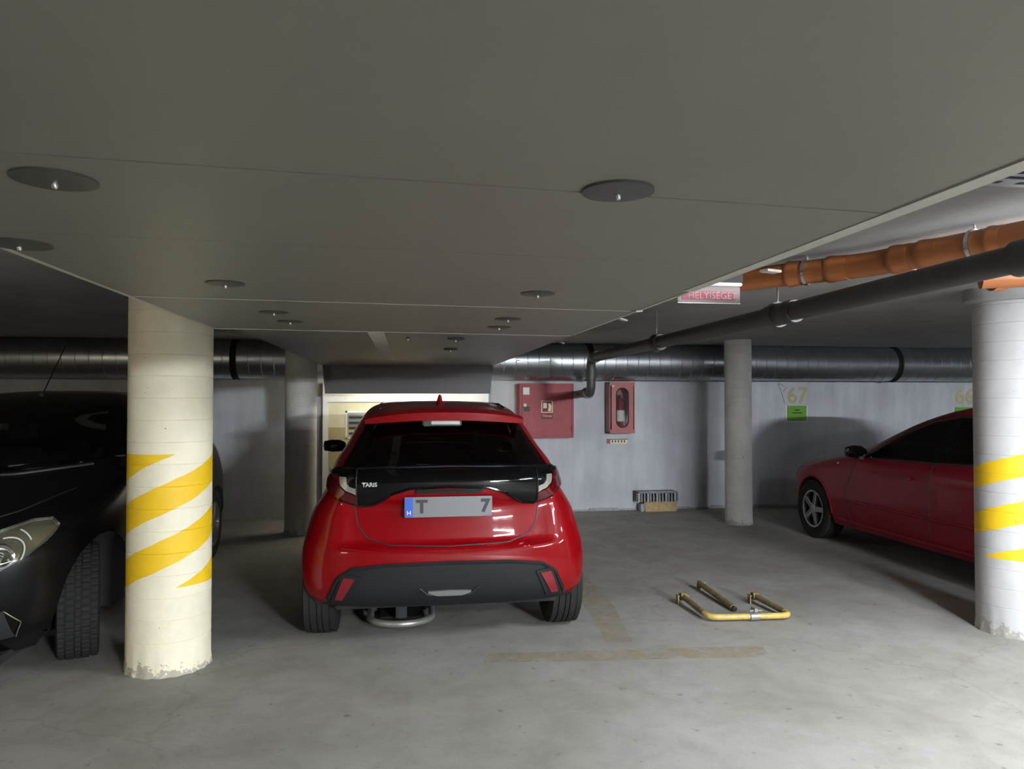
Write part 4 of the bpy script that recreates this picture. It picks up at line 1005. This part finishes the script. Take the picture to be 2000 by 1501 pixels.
# ------------------------------------------------------------------ dark red car on the right, nose to the wall
def maroon_car():
    o = empty('hatchback_car', (5.08, 3.72, 0), 'dark red car with silver alloy wheels, half hidden by the bright striped column', 'car')
    B = Body(
        hw=[(0.20, .79), (0.30, .83), (0.50, .845), (0.70, .84), (0.84, .82), (0.90, .79), (1.05, .735), (1.20, .675), (1.30, .62), (1.36, .55), (1.40, .43), (1.42, .25)],
        rear=[(0.20, .1), (0.4, .0), (0.6, .0), (0.9, .05), (1.0, .12), (1.2, .35), (1.36, .6), (1.40, .9), (1.42, 1.4)],
        front=[(0.20, 4.16), (0.35, 4.24), (0.55, 4.26), (0.66, 4.20), (0.74, 4.05), (0.80, 3.80), (0.86, 3.45), (0.91, 3.12), (0.96, 2.96), (1.08, 2.68), (1.22, 2.34), (1.32, 2.02), (1.38, 1.78), (1.41, 1.6), (1.42, 1.5)],
        dr=[(0.2, .5), (1.0, .5), (1.42, .1)],
        df=[(0.2, .92), (0.6, .95), (0.8, .8), (0.95, .55), (1.2, .45), (1.38, .4), (1.42, .1)],
        nr=[(0.2, 3), (1.42, 2.4)], nf=[(0.2, 2.9), (0.8, 2.7), (1.0, 2.6), (1.42, 2.2)])
    fr = lifted(lambda x, z: Vector((x, B.frontY(x, z), z)), (0, 1, 0))
    def side(sx): return lifted(lambda y, z: Vector((sx * B.sideX(y, z), y, z)), (sx, 0, 0))
    fd_b = [(2.66, .895), (2.2, .905), (1.76, .918)]; fd_t = [(2.52, .945), (2.2, 1.115), (1.86, 1.24), (1.64, 1.275)]
    rd_b = [(1.70, .92), (1.2, .94), (.75, .965)]; rd_t = [(1.57, 1.282), (1.1, 1.295), (.80, 1.20)]
    fw_b = [(-.62, .985), (0, .975), (.62, .985)]; fw_t = [(-.5, 1.33), (0, 1.35), (.5, 1.33)]
    pa, pb, pc = fd_b + fd_t[::-1], rd_b + rd_t[::-1], fw_b + fw_t[::-1]
    s1, s2, s3 = shrink(pa, .02), shrink(pb, .02), shrink(pc, .03)
    wins = [lambda c: abs(c.x) > .5 and (inpoly(s1, c.y, c.z) or inpoly(s2, c.y, c.z)), lambda c: c.y > 1.8 and inpoly(s3, c.x, c.z) and abs(c.x) < .6]
    arches = [(3.44, .305, .335), (0.82, .305, .335)]
    B.mesh(zlevels(0.20, 1.42, 80, 22), 'body_shell', M_['reddark'], o, arches, wins)
    under(o, B, 0.20, arches, 0.60, 0.25, 4.0)
    patch('windscreen', fw_b, fw_t, fr, M_['glass'], o, 24, 8, 0.004)
    for sx in (-1, 1):
        d = patch('front_door_window', fd_b, fd_t, side(sx), M_['glass'], o, 24, 6, 0.003)
        patch('rear_door_window', rd_b, rd_t, side(sx), M_['glass_dark'], o, 20, 6, 0.003)
        patch('window_pillar', [(1.78, .912), (1.68, .915)], [(1.65, 1.285), (1.555, 1.288)], side(sx), M_['gloss'], o, 4, 6, 0.004)
        ribbon('window_frame', [(2.68, .888), (2.52, .952), (2.2, 1.125), (1.86, 1.25), (1.6, 1.288), (1.1, 1.30)], side(sx), M_['dark'], o, 0.010, 0.0, 40)
        ribbon('waist_trim', [(2.68, .886), (2.2, .897), (1.7, .910), (.75, .952)], side(sx), M_['dark'], o, 0.008, 0.002, 40)
        ribbon('door_seam', [(2.80, .25), (2.86, .55), (2.74, .80), (2.70, .885)], side(sx), M_['dark'], o, 0.0035, 0.0, 24)
        ribbon('door_seam', [(1.72, .25), (1.72, .6), (1.73, .91)], side(sx), M_['dark'], o, 0.0035, 0.0, 24)
        ribbon('sill_crease', [(3.0, .27), (2.0, .255), (1.2, .26)], side(sx), M_['reddark'], o, 0.016, -0.004, 30)
        ribbon('arch_lip', [(3.44 + .338 * math.cos(a), .305 + .338 * math.sin(a)) for a in [0.0 + PI * k / 20 for k in range(21)]], side(sx), M_['reddark'], o, 0.012, -0.004, 40)
        ribbon('body_rub_strip', [(2.72, .47), (1.8, .465), (1.0, .47)], side(sx), M_['reddark'], o, 0.012, 0.0, 30)
        hd_ = MB().box((-0.012, -0.095, -0.014), (0.012, 0.095, 0.014), 0.01).xf(Matrix.Translation((sx * (B.sideX(2.05, .76) + 0.022), 2.02, .765)))
        hd_.build('door_handle', M_['reddark'], o, True)
        mi = MB().lathe([(0.0001, -0.10), (0.05, -0.09), (0.066, -0.02), (0.062, 0.05), (0.03, 0.10), (0.0001, 0.105)], 20, 'X')
        for v in mi.V: v.y *= 0.85; v.z *= 0.9
        mr = mi.xf(Matrix.Translation((sx * .865, 2.66, .945))).build('door_mirror', M_['gloss'], o, True)
        MB().box((sx*.72, 2.63, .885), (sx*.84, 2.70, .91), 0.01).build('mirror_arm', M_['dark'], mr)
        MB().lathe([(0.0001, 0), (0.018, 0.001), (0.02, 0.006)], 14, 'X').xf(Matrix.Translation((sx * (B.sideX(3.0, .80) + (0.004 if sx > 0 else -0.0)), 3.0, .80)) @ Matrix.Scale(-sx, 4, (1, 0, 0))).build('side_indicator', M_['lampclear'], o, True)
        patch('head_lamp', [(sx*.70, .60), (sx*.5, .58)], [(sx*.74, .72), (sx*.5, .70)], fr, M_['lampclear'], o, 10, 6, 0.008)
    seat_set(o, 1.95, 1.05, 0.30)
    for (yw, _, _) in arches:
        for sx in (-1, 1): make_wheel(o, sx * 0.742, yw, 0.302, 0.20, sx, M_['alloy'], 5)
    return o
maroon_car()

# ------------------------------------------------------------------ black hatchback on the left, facing the camera
def black_car():
    # local +Y is the front; the car is turned by 180 degrees so that it faces the camera
    o = empty('hatchback_car', (-2.465, 7.68, 0), 'black hatchback facing the viewer at the left edge, its wheel turned', 'car', rz=PI)
    B = Body(
        hw=[(0.18, .76), (0.28, .82), (0.45, .845), (0.65, .845), (0.80, .835), (0.90, .82), (0.98, .80), (1.10, .735), (1.25, .665), (1.36, .60), (1.43, .52), (1.47, .42), (1.495, .22)],
        rear=[(0.18, .12), (0.4, .0), (0.7, .0), (0.95, .06), (1.1, .16), (1.3, .38), (1.44, .6), (1.48, 1.0), (1.495, 1.4)],
        front=[(0.18, 3.90), (0.32, 4.0), (0.50, 4.03), (0.64, 4.01), (0.74, 3.93), (0.82, 3.80), (0.88, 3.62), (0.94, 3.34), (0.99, 3.10), (1.04, 2.97), (1.16, 2.78), (1.30, 2.54), (1.40, 2.33), (1.455, 2.12), (1.485, 1.85), (1.495, 1.6)],
        dr=[(0.18, .5), (1.0, .5), (1.495, .1)],
        df=[(0.18, 1.0), (0.6, 1.05), (0.85, .95), (1.0, .65), (1.2, .55), (1.44, .4), (1.495, .1)],
        nr=[(0.18, 3), (1.495, 2.4)], nf=[(0.18, 2.4), (0.8, 2.3), (1.0, 2.5), (1.495, 2.2)])
    fr = lifted(lambda x, z: Vector((x, B.frontY(x, z), z)), (0, 1, 0))
    def side(sx): return lifted(lambda y, z: Vector((sx * B.sideX(y, z), y, z)), (sx, 0, 0))
    fw_b = [(-.66, 1.06), (-.3, 1.02), (0, 1.01), (.3, 1.02), (.66, 1.06)]; fw_t = [(-.53, 1.40), (0, 1.425), (.53, 1.40)]
    sd_b = [(2.72, 1.0), (2.0, 1.0), (1.0, 1.04)]; sd_t = [(2.55, 1.12), (2.1, 1.36), (1.2, 1.36)]
    pf, ps = fw_b + fw_t[::-1], sd_b + sd_t[::-1]; s1, s2 = shrink(pf, .03), shrink(ps, .03)
    rw_b = [(-.55, 1.05), (0, 1.04), (.55, 1.05)]; rw_t = [(-.48, 1.36), (0, 1.38), (.48, 1.36)]
    s3 = shrink(rw_b + rw_t[::-1], .03)
    rear = lifted(lambda x, z: Vector((x, B.rearY(x, z), z)), (0, -1, 0))
    wins = [lambda c: c.y > 2.0 and inpoly(s1, c.x, c.z), lambda c: abs(c.x) > .55 and inpoly(s2, c.y, c.z), lambda c: c.y < 0.9 and inpoly(s3, c.x, c.z)]
    arches = [(3.19, .31, .375), (0.64, .31, .345)]
    B.mesh(zlevels(0.18, 1.495, 84, 22), 'body_shell', M_['blackpaint'], o, arches, wins)
    under(o, B, 0.18, arches, 0.58, 0.25, 3.85)
    patch('windscreen', fw_b, fw_t, fr, M_['glass'], o, 30, 10, 0.004)
    patch('rear_window', rw_b, rw_t, rear, M_['glass'], o, 24, 8, 0.004)
    for sx in (-1, 1):
        patch('side_window', sd_b, sd_t, side(sx), M_['glass'], o, 24, 6, 0.003)
        ribbon('door_seam', [(2.55, .25), (2.60, .55), (2.52, .80), (2.5, .99)], side(sx), M_['dark'], o, 0.0035, 0.0, 24)
        P_ = lambda L: [(sx * a, b) for a, b in L]
        lb = [(.26, .565), (.38, .585), (.49, .625), (.585, .69), (.628, .745), (.640, .78)]
        lt_ = [(.26, .65), (.35, .73), (.45, .795), (.55, .833), (.61, .832), (.640, .80)]
        lb = [(a + .07, b - .028) for a, b in lb]; lt_ = [(a + .07, b - .028) for a, b in lt_]
        hl = patch('head_lamp', P_(lb), P_(lt_), fr, M_['headinner'], o, 30, 10, 0.006)
        rim_ = lb + lt_[::-1]
        ribbon('lamp_rim', P_(rim_), fr, M_['silver'], hl, 0.0035, 0.009, 70, True)
        c = fr(sx * .575, .675, 0.004)
        MB().lathe([(0.056, 0.0), (0.060, 0.018), (0.054, 0.020), (0.040, 0.008), (0.016, 0.002), (0.0001, 0.014)], 30, 'Y').xf(Matrix.Translation(c) @ Matrix.Rotation(-sx * 0.55, 4, 'Z') @ Matrix.Rotation(0.25, 4, 'X')).build('reflector_bowl', M_['chrome'], hl, True)
        for k in range(9):
            a = 2 * PI * k / 9
            q0 = fr(sx * (.575 + .032 * math.cos(a)), .675 + .034 * math.sin(a), 0.02)
            MB().lathe([(0.0001, -0.008), (0.007, 0.0), (0.0001, 0.008)], 8, 'Y', tuple(q0)).build('reflector_facet', M_['lampclear'], hl, True)
        arcp = [fr(sx * (.560 + .105 * math.cos(a)), .660 + .125 * math.sin(a), 0.014) for a in [0.55 + 0.62 * k / 10 for k in range(11)]]
        MB().tube(arcp, 0.004, 6).build('light_guide', M_['white'], hl, True)
        arcp = [fr(sx * (.575 + .066 * math.cos(a)), .675 + .072 * math.sin(a), 0.016) for a in [-0.4 + 2.2 * k / 14 for k in range(15)]]
        MB().tube(arcp, 0.004, 6).build('lamp_ring', M_['white'], hl, True)
        patch('lamp_cover', P_(lb), P_(lt_), fr, M_['clear'], hl, 30, 10, 0.03)
        patch('bumper_grille', P_([(.40, .27), (.62, .28)]), P_([(.40, .40), (.60, .42)]), fr, M_['dark'], o, 10, 6, 0.004)
        ribbon('grille_rim', P_([(.62, .28), (.645, .35), (.60, .42)]), fr, M_['chrome'], o, 0.003, 0.008, 16)
        # door mirror seen past the column
        mi = MB().lathe([(0.0001, -0.10), (0.05, -0.09), (0.072, -0.02), (0.066, 0.05), (0.03, 0.10), (0.0001, 0.105)], 20, 'X')
        for v in mi.V: v.y *= 0.8; v.z *= 0.9
        mr = mi.xf(Matrix.Translation((sx * .80, 2.46, 1.06))).build('door_mirror', M_['gloss'], o, True)
        MB().box((sx*.68, 2.43, .99), (sx*.78, 2.5, 1.01), 0.008).build('mirror_arm', M_['dark'], mr)
        MB().lathe([(0.0001, 0), (0.02, 0.001), (0.022, 0.008)], 16, 'X').xf(Matrix.Translation((sx * (B.sideX(2.75, .82) - 0.001), 2.75, .82)) @ Matrix.Scale(-sx, 4, (1, 0, 0))).build('side_indicator', M_['lampclear'], o, True)
    ribbon('bonnet_seam', [(-.66, .93), (-.55, .86), (-.35, .80), (0, .78), (.35, .80), (.55, .86), (.66, .93)], fr, M_['dark'], o, 0.004, 0.0, 60)
    patch('radiator_grille', [(-.28, .28), (0, .27), (.28, .28)], [(-.30, .50), (0, .52), (.30, .50)], fr, M_['dark'], o, 24, 8, 0.006)
    ribbon('scuttle_edge', [(-.62, 1.035), (-.3, 1.0), (0, .992), (.3, 1.0), (.62, 1.035)], fr, M_['dark'], o, 0.01, 0.004, 40)
    for s_ in (-1, 1):
        w0 = fr(0.05 + 0.28 * s_, 1.03, 0.016); w1 = fr(-0.42 + 0.30 * s_, 1.06, 0.016)
        MB().tube([w0, w1], 0.006, 6).build('wiper', M_['dark'], o)
    seat_set(o, 1.95, 0.95, 0.40, lhd=-1)
    MB().box((-0.11, 2.22, 1.30), (0.11, 2.26, 1.365), 0.015).build('rear_view_mirror', M_['gloss'], o)
    MB().box((0.03, 2.44, 1.235), (0.09, 2.446, 1.275)).build('windscreen_sticker', M_['paper'], o)
    MB().box((-0.03, 2.62, 0.90), (-0.005, 2.63, 0.915)).build('dashboard_light', M_['led'], o)
    MB().tube([(-0.02, 2.10, 1.458), (-0.02, 1.74, 1.83)], [0.005, 0.003], 8).build('roof_aerial', M_['dark'], o, True)
    MB().lathe([(0.02, 0), (0.018, 0.02), (0.006, 0.035)], 14, 'Z', (-0.02, 2.11, 1.445)).build('aerial_base', M_['dark'], o, True)
    for i, (yw, _, _) in enumerate(arches):
        for sx in (-1, 1): make_wheel(o, sx * (0.70 if i == 0 else 0.725), yw, 0.312, 0.205, sx, M_['alloy'], 5, blocks=(i == 0), steer=(0.36 if i == 0 else 0.0))
    return o
M_['headinner'] = mat('head_lamp_inner', (0.20, 0.19, 0.13), 0.25, metal=0.5, coat=1.0)
black_car()
